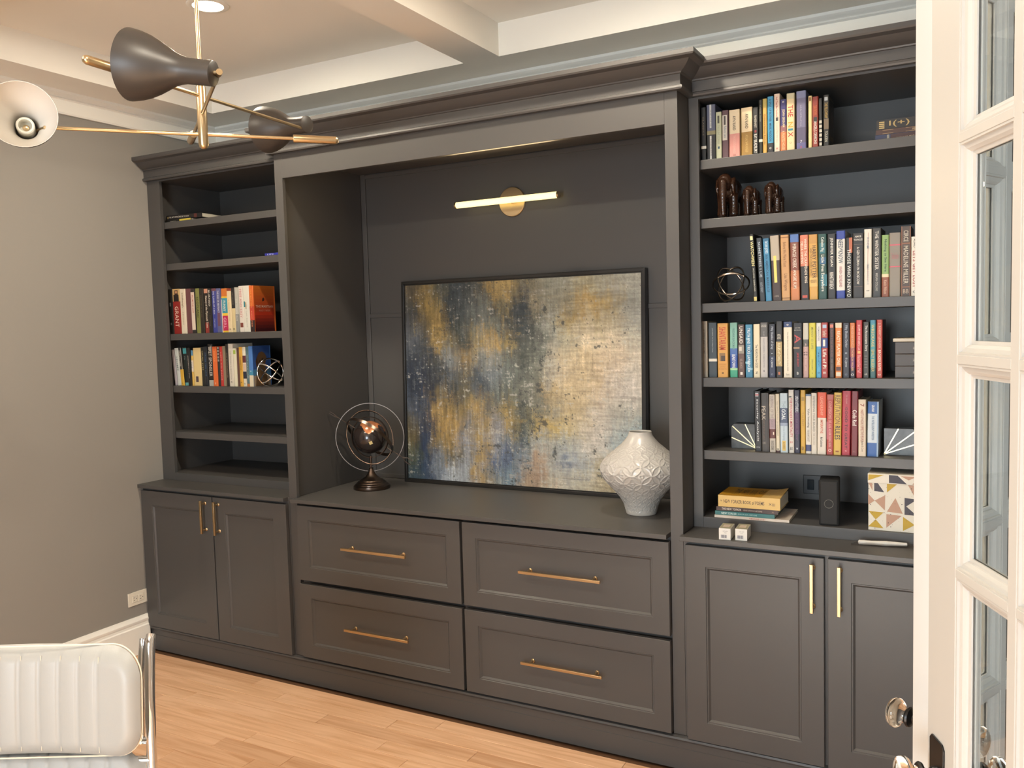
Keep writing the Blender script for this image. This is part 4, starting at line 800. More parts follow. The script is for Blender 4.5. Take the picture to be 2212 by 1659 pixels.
R4 = [
 (3.1208, 3.1459, .2221, 'Beige book at the left end', 'beige book', '8f8270', [(.0, 1, 'a89a84', .82, 1)], [('A LONG WAY HOME', '5f5648', .36, .44, .35)], 0),
 (3.1485, 3.1824, .2161, 'Dark grey book, white band', 'white-banded grey book', '39434a', [(.66, .71, 'd6cfbf')], [('JOAN DIDION  The Year of Magical Thinking', 'a8b0b2', .32, .44, .14)], 0),
 (3.1855, 3.2268, .2125, 'Orange book, tall red lettering', 'orange book', 'cf9a4c', [(.55, .7, '8a6a42', .2, .75), (.6, .7, '4a3a2c', .35, .75)], [('SHANTARAM', 'b8402a', .28, .42, .66), ('GREGORY', 'b5813c', .76, .03, .75, 'h'), ('DAVID', 'b5813c', .80, .03, .5, 'h'), ('ROBERTS', 'b5813c', .845, .03, .75, 'h'), ('M', '3a2c1c', .92, .03, .16, 'h')], 0),
 (3.2336, 3.263, .214, 'Pale teal and blue book', 'pale teal book', '7fb0a0', [(.47, .6, '4a6aa8'), (.6, .83, '2f4f9a'), (.83, .87, '9fcf9a'), (.87, 1, '3f9a7c')], [('FREDRIK BACKMAN', '5f8c84', .30, .40, .32), ('BEARTOWN', 'dfe6e6', .70, .24, .45)], 0),
 (3.2659, 3.2916, .2065, 'Brown book, white lettering', 'white-lettered brown book', '4a3a36', [(.39, .55, '8c8478', .1, .95), (.42, .5, 'c8beb0', .2, .6), (.55, 1, '5c4640'), (.9, .95, 'd8d0c4', .35, .7)], [('UNSAID', 'e0d8cc', .20, .32, .5), ('NEIL ABRAMSON', '9a8478', .74, .18, .4)], 0),
 (3.2946, 3.3226, .2057, 'Blue patterned book', 'blue patterned book', '3f7e9e', [(.25, .29, '7fb0c4', .1, .6), (.48, .52, '2d6484', .3, 1), (.7, .74, '8abacb', .0, .6), (.82, .86, '7fb0c4', .4, 1)], [('TRUTH AND TRICKS LAWRENCE', 'd8e4e6', .46, .78, .4), ('w', 'e4ece8', .88, .04, .3, 'h')], 0),
 (3.3255, 3.3503, .2063, 'Cream book, grey lettering', 'cream book', 'd6cbae', [], [('The REASON for GOD', '5a564a', .60, .44, .36), ('Z', '2c2a26', .91, .04, .4, 'h')], 0),
 (3.3516, 3.3795, .2118, 'Grey-topped pale book', 'grey-topped book', 'b5b0ac', [(.0, .26, '5c5a58')], [('A NATIONAL', 'd4d0c8', .05, .018, .7, 'h'), ('BESTSELLER', 'd4d0c8', .075, .018, .7, 'h'), ('SHE', '8a8684', .2, .08, .2), ('SIGHT UNSEEN  DAMON STAR', '8d8a8c', .55, .54, .2), ('a', '4a484a', .88, .03, .18, 'h')], 0),
 (3.3824, 3.4073, .2049, 'Dark navy book, first of two', 'first navy book', '22252f', [(.6, 1, '262e48')], [('Fifty Shades of Grey', 'aab0ba', .26, .42, .42), ('I', 'aab0ba', .55, .01, .2, 'h'), ('E L James', 'c8ccd2', .72, .18, .34), ('O', '8a90a0', .94, .035, .3, 'h')], 0),
 (3.4097, 3.4344, .2145, 'Black book, tan panel', 'tan-panelled black book', '24221e', [(.36, .80, 'a58d5c', .03, .97), (.9, .95, 'b0633c', .35, .65)], [('AMOR TOWLES', 'c9c2b0', .27, .09, .55), ('RULES of CIVILITY', 'e6dcb4', .58, .38, .45)], 0),
 (3.438, 3.4696, .2124, 'Cream book, navy top', 'navy-topped cream book', 'd9cfba', [(.0, .10, '2f4068')], [('The Best American Nonrequired Reading 2008', '4a4236', .53, .70, .14), ('o', 'd4d4d0', .055, .03, .25, 'h'), ('hm', '9a907e', .94, .04, .4, 'h')], 0),
 (3.4732, 3.5073, .2066, 'Black book, red lettering', 'red-lettered black book', '161414', [(.44, .47, '9a7c60', .05, .7)], [('NEW YORK', 'd8d2c6', .09, .014, .6, 'h'), ('BESTSELLER', 'd8d2c6', .13, .014, .7, 'h'), ('A', 'b0413c', .29, .16, .65), ('JAMES ELLROY', 'b0302c', .67, .26, .30), ('B', 'c0bab0', .92, .05, .2, 'h')], 0),
 (3.5097, 3.5297, .2058, 'Grey and pink book, portrait', 'pink portrait book', 'b0908a', [(.0, .30, 'b8b4a6'), (.30, .43, '565650'), (.53, .55, '5c4640', .1, .8), (.57, .59, '4a3a36', .1, .8)], [('ALICE AND FREE LIFE', 'cfb0a8', .62, .5, .3)], 0),
 (3.5313, 3.5551, .206, 'Lime yellow book', 'lime yellow book', 'c3b93a', [], [('MANY O LIFE', '8f8a34', .28, .40, .3), ('SIMON RUMER', '9a9438', .76, .20, .22), ('v', '6a6a2c', .92, .025, .16, 'h')], 0),
 (3.5567, 3.5745, .2054, 'White and sky blue book', 'sky blue book', 'd4d2ca', [(.43, 1, '4f9cc4')], [('REMAINDER', '8d9098', .20, .26, .36), ('TOM McCARTHY', '2f6a94', .64, .32, .36), ('o', '1f3f5c', .91, .03, .4, 'h')], 0),
 (3.5753, 3.5984, .2061, 'Red book with blue panel', 'blue-panelled red book', 'a03a34', [(.28, .46, '2c3f7c'), (.31, .43, 'd8d4c6', .25, .6), (.04, .1, '9fb4cc', .2, .8)], [('Yann Martel', 'dcc8b4', .2, .11, .6), ('Life of Pi', 'eadfce', .66, .34, .55), ('m', 'e0d8cc', .91, .04, .4, 'h')], 0),
 (3.603, 3.6213, .2043, 'Dark brown book, pink heart', 'pink-heart brown book', '382c28', [(.03, .09, 'c0705c', .15, .8)], [('ORANGE IS THE NEW BLACK', '7c4e44', .36, .52, .34), ('PIPER KERMAN', '7a6a60', .76, .2, .24)], 0),
 (3.624, 3.6472, .2037, 'Orange book, cream capitals', 'cream-lettered orange book', 'd07a38', [(.0, .09, 'cfc2a4', .02, .98), (.8, .87, '4a1f14', .12, .85), (.9, .97, 'd8cdb4', .12, .85)], [('READY PLAYER ONE', 'efe2c4', .46, .62, .5)], 0),
 (3.6491, 3.6739, .203, 'Dark navy book, second of two', 'second navy book', '242530', [], [('Fifty Shades Darker', 'aab0ba', .25, .40, .4), ('II', 'aab0ba', .55, .03, .25, 'h'), ('E L James', 'c8ccd2', .72, .17, .34), ('O', '8a90a0', .94, .035, .3, 'h')], 0),
 (3.675, 3.693, .2024, 'Orange to purple book', 'orange-purple book', 'c0703f', [(.45, .62, '8c4a4c'), (.62, .82, '5a2f5c'), (.82, 1, '2a2030')], [('THE AGE OF MIRACLES THOMPSON WALKER', 'e0a878', .46, .82, .42), ('O', 'e4e0d8', .94, .04, .6, 'h')], 0),
 (3.6956, 3.7168, .2117, 'Tall scarlet book', 'scarlet book', 'b8393a', [(.53, .58, 'e0a860', .25, .72)], [('SOPHIE KINSELLA', 'eab8ac', .30, .44, .36), ('Remember Me?', 'e6a8a0', .76, .30, .55)], 0),
 (3.7198, 3.7404, .2044, 'Dark grey book, white script', 'grey script book', '38352f', [(.6+.05*i, .62+.05*i, '5f5c54', .2, .7) for i in range(5)], [('The Accountants Story', 'dad6ca', .29, .46, .48), ('ek', 'a8a498', .93, .04, .5, 'h')], 0),
 (3.7437, 3.7628, .2105, 'Teal book, gold lettering', 'teal book', '4a8f94', [(.0, .06, '3f8098'), (.82, 1, '2f5a5c')], [('WRECKAGE', 'c9b56a', .27, .38, .5), ('EMILY BLEEKER', 'c2b068', .70, .38, .5)], 0),
 (3.7646, 3.785, .211, 'Coral red book, maroon cover', 'coral red book', 'b84a3c', [], [('J. ROBERT LENNON', 'e2b49c', .27, .42, .42), ('BROKEN RIVER', 'ead0bc', .70, .36, .46), ('ey', 'e4cdb8', .95, .03, .5, 'h')], 0)]
R5 = [
 (3.3279, 3.3537, .2351, 'Glossy black book, white lettering', 'glossy black book', '171719', [(.03, .09, 'b0b2b4', .25, .7), (.055, .07, 'b03a3c', .2, .75)], [('Security Analysis', 'd8dcdc', .48, .70, .32), ('wiley', 'a8aaac', .93, .03, .6, 'h')], 1.0),
 (3.3541, 3.3835, .2281, 'Charcoal book, pale title', 'charcoal book', '35322e', [(.0, 1, '2a201a', .72, 1)], [('PEAK', 'b5a998', .34, .24, .5, 'v', .36), ('SECRETS FROM THE NEW SCIENCE', '6f5a4a', .62, .34, .2, 'v', .36), ('HMH', '8a857c', .85, .04, .4, 'h', .36)], .8),
 (3.3845, 3.4072, .2232, 'Cream and maroon book', 'cream and maroon book', 'b9b0a2', [(.42, .6, 'a08a90'), (.6, .76, '5a2a26'), (.65, .7, 'd8c8b4', .6, .8)], [('SURVIVAL OF THE SAVVY', '8a7c7c', .30, .54, .5), ('BRANDON SELDMAN', '6a645a', .88, .16, .5)], .6),
 (3.408, 3.4227, .2256, 'Thin cream book', 'thin cream book', 'cfc4ac', [(.97, 1, '4a2a2c')], [('THE TIPPING POINT OF LEADERSHIP', 'a59a84', .42, .6, .4), ('*', '2c2622', .945, .03, .5, 'h')], .6),
 (3.4237, 3.4525, .2284, 'Light blue book', 'light blue book', 'b4c4cc', [(.25, .5, '47546c'), (.5, .55, '8a98ac'), (.80, .97, 'd2b25c', .28, .72)], [('THE', '8fa0aa', .19, .12, .5), ('GOAL', 'dfe8ea', .36, .18, .5), ('A Process of Ongoing', '98a8b4', .65, .28, .35), ('USED', '8a6c2a', .885, .12, .26)], .4),
 (3.4557, 3.4754, .2418, 'Tall white book, red lettering', 'tall white book', 'cfc8be', [(.10, .12, '3a3638', .1, .6)], [("THE FOUNDER'S MENTALITY", 'b03a42', .44, .62, .48), ('II', 'c06a64', .83, .03, .4, 'h'), ('BX', '5a5854', .93, .05, .5, 'h')], .3),
 (3.476, 3.4971, .241, 'Navy and purple book', 'navy and purple book', '26253a', [(.35, .7, '40264a')], [('LINDA ROTTENBERG', 'c6cad2', .22, .26, .55), ('CRAZY IS A COMPLIMENT', '6a4468', .55, .5, .3), ('w', 'b9bec6', .93, .03, .35, 'h')], .2),
 (3.4983, 3.5166, .2417, 'Mustard yellow book', 'mustard book', 'c39a3a', [(.11, .17, '9a7c34', .25, .8)], [('TALENT', 'a8842f', .46, .22, .4), ('BX', '4a3c22', .92, .06, .5, 'h')], 0),
 (3.517, 3.5375, .226, 'White book, navy foot', 'navy-footed white book', 'd4cec2', [(.0, .03, '5f7590'), (.85, .96, '2f3a66')], [('Value Investing', '4a4844', .40, .32, .5), ('FROM GRAHAM TO BUFFETT', '8d867a', .7, .2, .4)], 0),
 (3.5379, 3.5584, .231, 'Off-white book, grey capitals', 'off-white book', 'cdc5b7', [], [('DEFENDING YOUR BRAND', '7c786f', .34, .58, .38), ('TIM CALKINS', 'aaa192', .75, .2, .34)], 0),
 (3.559, 3.5911, .2338, 'Bright orange and white book', 'orange and white book', 'd2c8b9', [(.0, .41, 'cc4f2a')], [('LEADERSHIP', 'e8a184', .22, .30, .3), ('IMPERATIVE', 'c8633f', .55, .22, .3), ('Mark Leatherman', '6a645c', .80, .16, .3)], -.4),
 (3.5917, 3.6162, .2257, 'Faded red book, pink lettering', 'faded red book', 'a8443c', [(.45, .75, 'b0545c', .0, .5), (.0, .08, 'a85a52')], [('CONFESSIONS OF AN', 'd89a8c', .33, .44, .45), ('ADVERTISING MAN', 'dca89c', .72, .3, .35), ('o', 'e0b4a6', .93, .05, .5, 'h')], -.5),
 (3.6168, 3.6441, .2335, 'Yellow book, large capitals', 'yellow book', 'c9a545', [], [('REPUTATION', '7d5a2a', .27, .46, .7), ('RULES', '2c241a', .64, .22, .7), ('MM', 'a04a2c', .94, .03, .4, 'h')], -.7),
 (3.6449, 3.6754, .2399, 'Crimson book', 'crimson book', 'a82c3a', [], [('JIM COLLINS', 'd89a98', .13, .14, .2), ('GOOD TO GREAT', '3a1016', .57, .64, .3), ('C', 'd4989a', .93, .025, .2, 'h')], -.8),
 (3.6777, 3.7016, .2393, 'Dark red book, white title', 'dark red book', '6f2026', [], [('Code Red', 'e2d6cc', .41, .24, .6), ('Wiley', '9a5a54', .94, .02, .4, 'h')], -.6),
 (3.7037, 3.7305, .2097, 'Shorter cream book, red lettering', 'short cream book', 'd6c6ae', [], [('7', '8a3a30', .10, .05, .5), ('HABITS OF HIGHLY EFFECTIVE PEOPLE', 'a0604c', .46, .56, .4), ('Stephen R. Covey', '8a7a68', .82, .2, .4)], 0),
 (3.7335, 3.7713, .2021, 'Short blue and white book', 'blue and white book', 'c2ccd2', [(.0, .22, '2c5a9c'), (.75, 1, '2c5a9c'), (.0, 1, '9ab0c4', .86, 1)], [('GRAHAM', 'dfe6ea', .12, .12, .25), ('THE INTELLIGENT INVESTOR', '4a6484', .48, .44, .22)], -.6)]
L3 = [
 (.0619, .0956, .2511, 'Black book at the wall end', 'first black book', '24221e', [(.3, .38, '9aa0a0', .3, .6), (.75, .8, '9aa0a0', .3, .6)], [], 0),  # pale bands on this black spine are glints put into the colour
 (.0982, .1582, .2516, 'Red book with bearded portrait', 'portrait book', '8f2a24', [(.0, .28, 'c9a870'), (.03, .14, '4a3428', .3, .75), (.05, .10, 'b98a64', .38, .68), (.13, .28, '2a2420', .15, .85)], [('GRANT', 'e0c0ac', .62, .46, .5)], 0),
 (.1594, .2003, .2493, 'White book, faded gold lettering', 'white book', 'dccfb8', [], [('Lindbergh', '8a7a5c', .25, .32, .4), ('A BIOGRAPHY', 'a89a80', .66, .3, .25)], 0),
 (.2027, .2449, .2486, 'Plain plum book', 'plum book', '6a4244', [], [], 0),
 (.2471, .2769, .245, 'Black book, white label', 'white-labelled book', '2c2725', [(.07, .92, 'd8c6b4', .04, .96)], [('FROM THE EAST', 'b05c50', .34, .4, .4)], 0),
 (.2786, .3109, .2473, 'Olive green book', 'olive book', '7f8046', [], [('SCOTLAND', '2f3420', .42, .46, .5), ('a history', '5c5f38', .78, .14, .3)], 0),
 (.3114, .3429, .2459, 'Blackish brown book', 'brown book', '2c2720', [], [('THE HISTORY OF THE WAR', '6a5c48', .4, .5, .24)], 0),
 (.3441, .3765, .2425, 'Black and red book', 'black and red book', '2a211e', [(.0, .1, 'c08a70'), (.76, 1, '8a342c')], [('History of the Plymouth Town', 'e6d8c2', .52, .72, .6)], 0),
 (.3776, .4055, .243, 'Black book, white capitals', 'white-lettered black book', '211f1d', [], [('BURNED', 'dcd4c6', .22, .36, .4), ('a true story', '6a6058', .7, .3, .24)], 0),
 (.4066, .4402, .2416, 'Royal blue book', 'royal blue book', '39418c', [(.0, .06, '6a3c44')], [('THE TUNNEL OF A MAN', 'd0d2de', .32, .52, .36), ('STUART ISAACS', 'b8bccc', .78, .2, .26)], 0),
 (.4413, .4747, .2401, 'Slate blue book', 'slate blue book', '5a5c86', [(.55, .85, '6a4658', .2, .8)], [('THE END OF ABSTRACT', 'd4d2dc', .3, .5, .36)], 0),
 (.4769, .522, .2383, 'Orange, teal and pink book', 'multicoloured book', 'c4702f', [(.18, .22, 'e3bd3c'), (.22, .56, '3a8ea0'), (.56, .62, 'e3bd3c'), (.62, .96, 'b82450'), (.96, 1, 'e0b83a'), (.25, 1, 'd8d0c4', .0, .12)], [('FUNNY', 'e6e2d4', .40, .24, .4), ('GIRL', 'e2a8bc', .78, .24, .45)], 0),
 (.5231, .5528, .2366, 'Cream book, rust top', 'rust-topped book', 'ddcaa2', [(.0, .06, '8a3c26')], [('A SMALL FORTUNE', 'c4b088', .5, .5, .3), ('m', '3a3026', .93, .03, .3, 'h')], 0),
 (.5545, .5793, .2371, 'Black and cream book', 'black and cream book', 'd0bd8f', [(.0, .46, '24211f')], [('JUST STORIES', '8a8274', .24, .28, .3), ('m', '2c2620', .93, .04, .5, 'h')], 0),
 (.5804, .6051, .2397, 'Silvery grey book', 'silvery book', 'b5b2a6', [(.6, 1, '868684')], [('THE WINTER ISLES', 'd8d6cc', .5, .5, .3)], 0),
 (.6072, .6379, .2457, 'White book, pink capitals', 'pink-lettered book', 'd8d0c4', [(.80, .9, '7a3f34', .15, .85)], [('FREE AND EASY', 'c47f7c', .38, .62, .5)], 0),
 (.639, .6842, .2458, 'White book, teal feather', 'feather book', 'd6d2c4', [(.34, .46, '2f7c86', .06, .3), (.36, .5, 'b59a74', .3, .5)], [('The Last Season', 'a8a498', .65, .5, .2)], 0),
 (.6863, .7165, .244, 'Orange red book, sunset cover', 'sunset book', 'd2692c', [(.45, .75, 'b8402c'), (.75, 1, '2c1c1c')], [('THE MARTIAN', 'e49a50', .28, .4, .3), ('ANDY WEIR', 'e0906a', .72, .36, .3)], 0)]
L4 = [
 (.0804, .0976, .2044, 'Pale lavender leaning book', 'lavender book', 'a8a0a4', [], [], 5),
 (.1005, .1301, .212, 'White book, grey lettering', 'white book', 'ccd0c8', [], [('HOME', '8a9494', .42, .38, .5)], 4.2),
 (.1330, .1577, .2136, 'Black book, yellow foot', 'yellow-footed book', '272523', [(.0, .57, 'b8b6ae', .72, .9), (.57, 1, 'cda23c')], [('AMERICAN GOSPEL', 'cfcabc', .28, .44, .34, 'v', .35), ('m', '3a2c1a', .94, .03, .3, 'h')], 3.4),
 (.1608, .1892, .2171, 'Black book, teal top', 'teal-topped book', '1f2624', [(.03, .17, '4a9aa0'), (.92, 1, '5fa0a4')], [('STILL', '8a9a98', .28, .1, .3)], 2.4),
 (.1919, .2195, .2128, 'Black book, vertical white lettering', 'white-lettered book', '1e1d1c', [], [('ADVENTURES WITH A SPOON', 'c9c4ba', .5, .6, .24)], 1.6),
 (.2206, .2345, .199, 'Thin yellow and blue book', 'thin yellow book', 'd0aa58', [(.0, .15, '4a7ea0'), (.28, .6, 'dcd0c0')], [('Pandi', '5a6a9a', .42, .16, .5)], 0),
 (.2355, .2941, .2121, 'Thick cream book', 'thick cream book', 'd6be86', [(.75, .9, '4a3c44', .25, .6)], [], 0),
 (.2963, .3221, .2174, 'Black book, gold lettering', 'gold-lettered book', '222421', [], [('CRUEL EYES', 'b5a878', .35, .5, .34)], 0),
 (.3232, .3493, .219, 'Black book, blue lettering', 'blue-lettered book', '1f2227', [], [('CROSS THE LINE', '4a6a8c', .45, .6, .36)], 0),
 (.351, .3883, .232, 'Tall black book, white graphics', 'graphic black book', '23211f', [(.86, 1, 'a8a69c', .05, .95), (.04, .2, '7c7870', .5, .9)], [('BRET SPONSLER', 'c9c5bb', .42, .70, .6)], 0),
 (.3915, .4243, .2181, 'Bright orange book', 'bright orange book', 'd86a32', [(.0, .05, 'c85a2a')], [('ENRIQUE', 'e89a5c', .25, .26, .4), ('z', 'e6c0a0', .93, .04, .3, 'h')], 0),
 (.4254, .4446, .2158, 'Grey and black striped book', 'striped book', '2a2726', [(.0+.08*i, .05+.08*i, '9a948c', .2, .85) for i in range(5)], [], 0),
 (.4451, .4675, .2175, 'Red book, pale lettering', 'red book', 'b8342e', [], [('LEFT TO FADE', 'd8a296', .5, .7, .36)], 0),
 (.4691, .4892, .2191, 'Taupe book', 'taupe book', '867760', [], [], 0),
 (.4903, .5119, .2301, 'Narrow black book', 'narrow black book', '2a2420', [], [('THE BLACKWATER', '8a7c68', .5, .6, .3)], 0),
 (.5129, .5459, .2316, 'Tall white book, fine lettering', 'tall white book', 'd4ccbc', [], [('THE GOLDEN FLEMINGTON', '9a9284', .5, .68, .3), ('m', '3a342c', .9, .04, .3, 'h')], 0),
 (.548, .5699, .2068, 'White book, lime patch', 'lime-patched book', 'd6d0b6', [(.05, .15, '9ab04c', .1, .9)], [], 0),
 (.5704, .588, .2084, 'Thin brown book', 'thin brown book', '5a3c34', [], [], 0),
 (.5896, .6133, .2138, 'Golden yellow book, dark capitals', 'golden book', 'd2a23e', [], [('CONNECTED', '5a4420', .42, .34, .4), ('m', '3a2c1c', .9, .03, .4, 'h')], 0),
 (.6144, .6365, .2135, 'White book, coloured squares', 'squared white book', 'd8d0bc', [(.22, .4, '5a2c34'), (.42, .6, 'c9b09c'), (.62, .8, '242a3a')], [('m', '3a342c', .93, .04, .4, 'h')], 0),
 (.6375, .6595, .2132, 'Grey teal book', 'grey teal book', '4f6c72', [(.93, 1, 'b5703c')], [('DREAM FROM MY FATHER', 'a8b4b4', .5, .6, .3)], 0),
 (.6605, .6875, .2166, 'Blue and cream book, dog cover', 'dog book', '4a78b8', [(.6, .72, '3f86a4'), (.72, 1, 'd4c8ac')], [('x', 'e4e6e2', .62, .03, .3, 'h')], 0)]
SHELVES = [(R1, ZR[0], 'top right shelf', 'paperbacks on the top right shelf', .12), (R3, ZR[2], 'third right shelf', 'hardbacks on the third right shelf', .16), (R4, ZR[3], 'fourth right shelf', 'paperbacks on the fourth right shelf', .135), (R5, ZR[4], 'fifth right shelf', 'business books on the fifth right shelf', .15), (L3, ZL[2], 'third left shelf', 'hardbacks on the third left shelf', .16), (L4, ZL[3], 'fourth left shelf', 'paperbacks on the fourth left shelf', .14)]
last = {}
for rows_, z, sh, grp, dep in SHELVES:
    prev = None
    for bk in rows_:
        x0, x1, h, look, short, base, bands, texts, lean = bk
        lab = '%s, %s on %s' % (look, ('right of '+prev) if prev else 'leftmost', sh)
        last[sh] = book(lab, grp, x0, x1, z, h, base, bands, texts, lean, dep+random.uniform(-.008, .008), 0.048+random.uniform(0, .006))
        prev = short
def cover_face(bk, name, poly_cols, texts, depth):
    """flat print on the right-hand cover of a book (u along depth, v up)"""
    t, M, W, H = bk; mats = []; mb = MB(); y0 = 0.052
    for poly, cc, lift in poly_cols:
        if cc not in mats: mats.append(cc)
        mb.add([(W+0.0003+lift*0.0002, y0+0.004+u*(depth-0.008), H*(.004+.994*v)) for u, v in poly], [tuple(range(len(poly)))], mats.index(cc), M)
    for s, cc, u, v, l, hh in texts:
        if cc not in mats: mats.append(cc)
        put_text(mb, s, (W+0.0014, y0+u*depth, H*v), (0, 1, 0), (0, 0, 1), depth*l, H*hh, mats.index(cc), 0.012, M)
    mb.build(name, [cmat(k) for k in mats], t)
sq = lambda a, b, c, d: [(a, c), (b, c), (b, d), (a, d)]
cover_face(last['third left shelf'], 'cover_print', [(sq(0, 1, 1-(i+1)/14, 1-i/14), '%02x%02x%02x' % (int(0xb8-0x98*max(0, i-7)/6.5*0.9-4*i*(i < 8)), int(0x62-6.4*i if i < 13 else 12), int(0x22-1.2*i)), 0) for i in range(14)]+[([(.40, .66), (.50, .67), (.52, .72), (.46, .75), (.41, .72)], '3a2018', 1)], [('THE MARTIAN', 'c9a08a', .5, .55, .84, .055), ('ANDY WEIR', 'b8705c', .5, .46, .56, .04)], .15)
dog = [(.10, .0), (.16, .30), (.22, .46), (.17, .50), (.14, .62), (.22, .72), (.34, .83), (.52, .86), (.68, .82), (.78, .74), (.82, .66), (.74, .60), (.70, .52), (.78, .30), (.86, .0)]
cover_face(last['fourth left shelf'], 'cover_print', [(sq(0, 1, .0, .26), 'a08c74', 0), (sq(0, 1, .26, .42), '4a7c9c', 0), (sq(0, 1, .42, 1), '31508c', 0), (dog, '6a4f34', 2), ([(.14, .62), (.22, .72), (.28, .58), (.22, .46), (.17, .50)], '4a3424', 4), ([(.48, .66), (.56, .70), (.60, .66), (.54, .62)], '2a201a', 4), ([(.36, .60), (.40, .60), (.40, .64), (.36, .64)], '1f1814', 4)], [], .13)
cover_face(last['fourth right shelf'], 'cover_print', [(sq(0, 1, 0, 1), '35100f', 0)], [('C', '5c3430', .35, .38, .2, .16)], .13)
cover_face(last['top right shelf'], 'cover_print', [(sq(0, 1, 0, 1), '171714', 0), (sq(.2, .34, .36, .8), '3a3a30', 1), ([(.52, .30), (.62, .52), (.72, .56), (.66, .74), (.50, .70)], '4a3a2c', 1), ([(.76, .34), (.92, .36), (.90, .60), (.80, .62)], '44362c', 1)], [('A MAJOR EDITION', '8d8c7c', .5, .93, .8, .03), ('FELLOWSHIP', '6a5a34', .45, .18, .7, .10), ('RINGS', '5c4e30', .5, .07, .4, .06)], .11)

# books lying flat ------------------------------------------------------------
def flat_book(label, cat, x0, x1, y0, y1, z, th, base, texts=(), rot=0.0, group=None, bands=(), pages=True, curl=0):
    t = thing('book', label, cat, ((x0+x1)/2, (y0+y1)/2, z), group)
    c = Vector((x0, y0, 0)); M = Matrix.Translation((x0, y0, z)) @ Matrix.Rotation(math.radians(rot), 4, 'Z')
    W, D = x1-x0, y1-y0; e = min(0.0018, th*0.2)
    m = MB()
    if curl:
        n = 10; top = []; vs = []; fs = []
        for i in range(n+1):
            u = i/n; lift = curl*(max(0, u-0.72)/0.28)**2
            vs += [(W*u, 0, th-e*0+lift*0.0), (W*u, D, th+lift), (W*u, D, th+lift-e), (W*u, 0, th-e)]
        for i in range(n):
            for k in range(4): fs.append((i*4+k, i*4+(k+1) % 4, (i+1)*4+(k+1) % 4, (i+1)*4+k))
        fs += [(0, 1, 2, 3), (n*4+3, n*4+2, n*4+1, n*4)]
        m.add(vs, fs, 0, M)
    else: m.box(0, W, 0, D, th-e, th, 0, M)
    m.box(0, W, 0, D, 0.0003, e, 0, M); m.box(0, W, 0, e, e, th-e, 0, M)
    m.build('cover', cmat(base), t)
    MB().box(0.001, W-0.002, e+0.0002, D-0.002, e, th-e-0.0001, 0, M).build('pages', PAGES, t)
    mats = []; mb = MB()
    for s, cc, fx_, fz, fl_, fh in texts:
        if cc not in mats: mats.append(cc)
        put_text(mb, s, (W*fx_, -0.0006, th*fz), (1, 0, 0), (0, 0, 1), W*fl_, th*fh, mats.index(cc), 0.012, M)
    for f0, f1, g0, g1, cc in bands:
        if cc not in mats: mats.append(cc)
        mb.add([(W*f0, -0.0004, th*g0), (W*f1, -0.0004, th*g0), (W*f1, -0.0004, th*g1), (W*f0, -0.0004, th*g1)], [(0, 1, 2, 3)], mats.index(cc), M)
    if mb.v: mb.build('lettering', [cmat(k) for k in mats], t)
    return t, M, W, D, th
g = 'books lying on the top right shelf'; z = ZR[0]
flat_book('Blue and maroon thick book under the flat pile, top right shelf', 'book', 3.752, 3.985, .13, .28, z, .034, '2a3050', [('HAMILTON', 'd0b894', .46, .5, .30, .22)], 0, g, [(.22, .66, .04, .96, '3f1f1c'), (.17, .18, .05, .95, 'b0a890'), (.19, .20, .05, .95, 'b0a890'), (.67, .68, .05, .95, 'b0a890'), (.70, .71, .05, .95, 'b0a890')])
flat_book('Thin brown ornamented book in the middle of the top shelf pile', 'book', 3.754, 3.98, .13, .27, z+.0342, .018, '4a2c20', [('AESOP', 'c0a070', .60, .5, .14, .45)], 0, g, [(.10, .26, .12, .2, 'a5855a'), (.10, .26, .8, .88, 'a5855a'), (.44, .9, .12, .2, 'a5855a'), (.44, .9, .8, .88, 'a5855a')])
flat_book('Black and gold decorated book on top of the top shelf pile', 'book', 3.756, 3.98, .13, .28, z+.0524, .034, '1e1a16', [('I(+)', 'b0955c', .34, .5, .30, .7), ('O', 'b89c60', .72, .5, .12, .8)], 0, g, [(.04, .12, .1+.2*i, .22+.2*i, 'c0a468') for i in range(4)])
g = 'books lying on the top left shelf'; z = ZL[0]
flat_book('Yellow and black thin book under a black one, top left shelf', 'book', .062, .26, .060, .20, z, .018, '24221e', [('JUNGLE', 'b8b4a8', .3, .4, .2, .4)], 3, g, [(.55, .98, .05, .95, 'd8c24c')])
flat_book('Black book with open pale pages, on top, top left shelf', 'book', .066, .330, .066, .22, z+.0184, .024, '201c1b', [('THE ART OF RACING IN THE RAIN', 'c9c4b6', .36, .55, .56, .35), ('o', 'b0985c', .05, .5, .04, .5)], 4, g, [(.78, .86, .05, .95, '5a2c26')])
g = 'books lying on the second left shelf'; z = ZL[1]
flat_book('Thin red book under a blue one, second left shelf', 'book', .76, .97, .14, .29, z, .011, 'a84a3c', (), 0, g)
flat_book('Thin royal blue book lying on the second left shelf', 'book', .735, .97, .13, .28, z+.0113, .013, '3438a0', [('LIFE', 'c8ccdc', .18, .5, .2, .5), ('NOTES', '8a90c8', .55, .5, .2, .35)], 0, g)
g = 'books piled on the bottom right shelf'; z = .983
flat_book('White magazine with red lettering at the bottom of the pile', 'magazine', 3.178, 3.463, .006, .215, z, .010, 'cfc2b4', [('A MAGAZINE OF ART', 'b0443c', .58, .5, .22, .5)], 1.2, g)
flat_book('Teal book in the pile under a brown one, bottom right shelf', 'book', 3.179, 3.408, .012, .190, z+.0103, .0155, '2f6a6a', [('NEW YORKER', 'cfe0d8', .24, .5, .26, .55), ('BOOK OF LEGAL CARTOONS', 'a8c8c0', .55, .5, .32, .35)], 0.6, g)
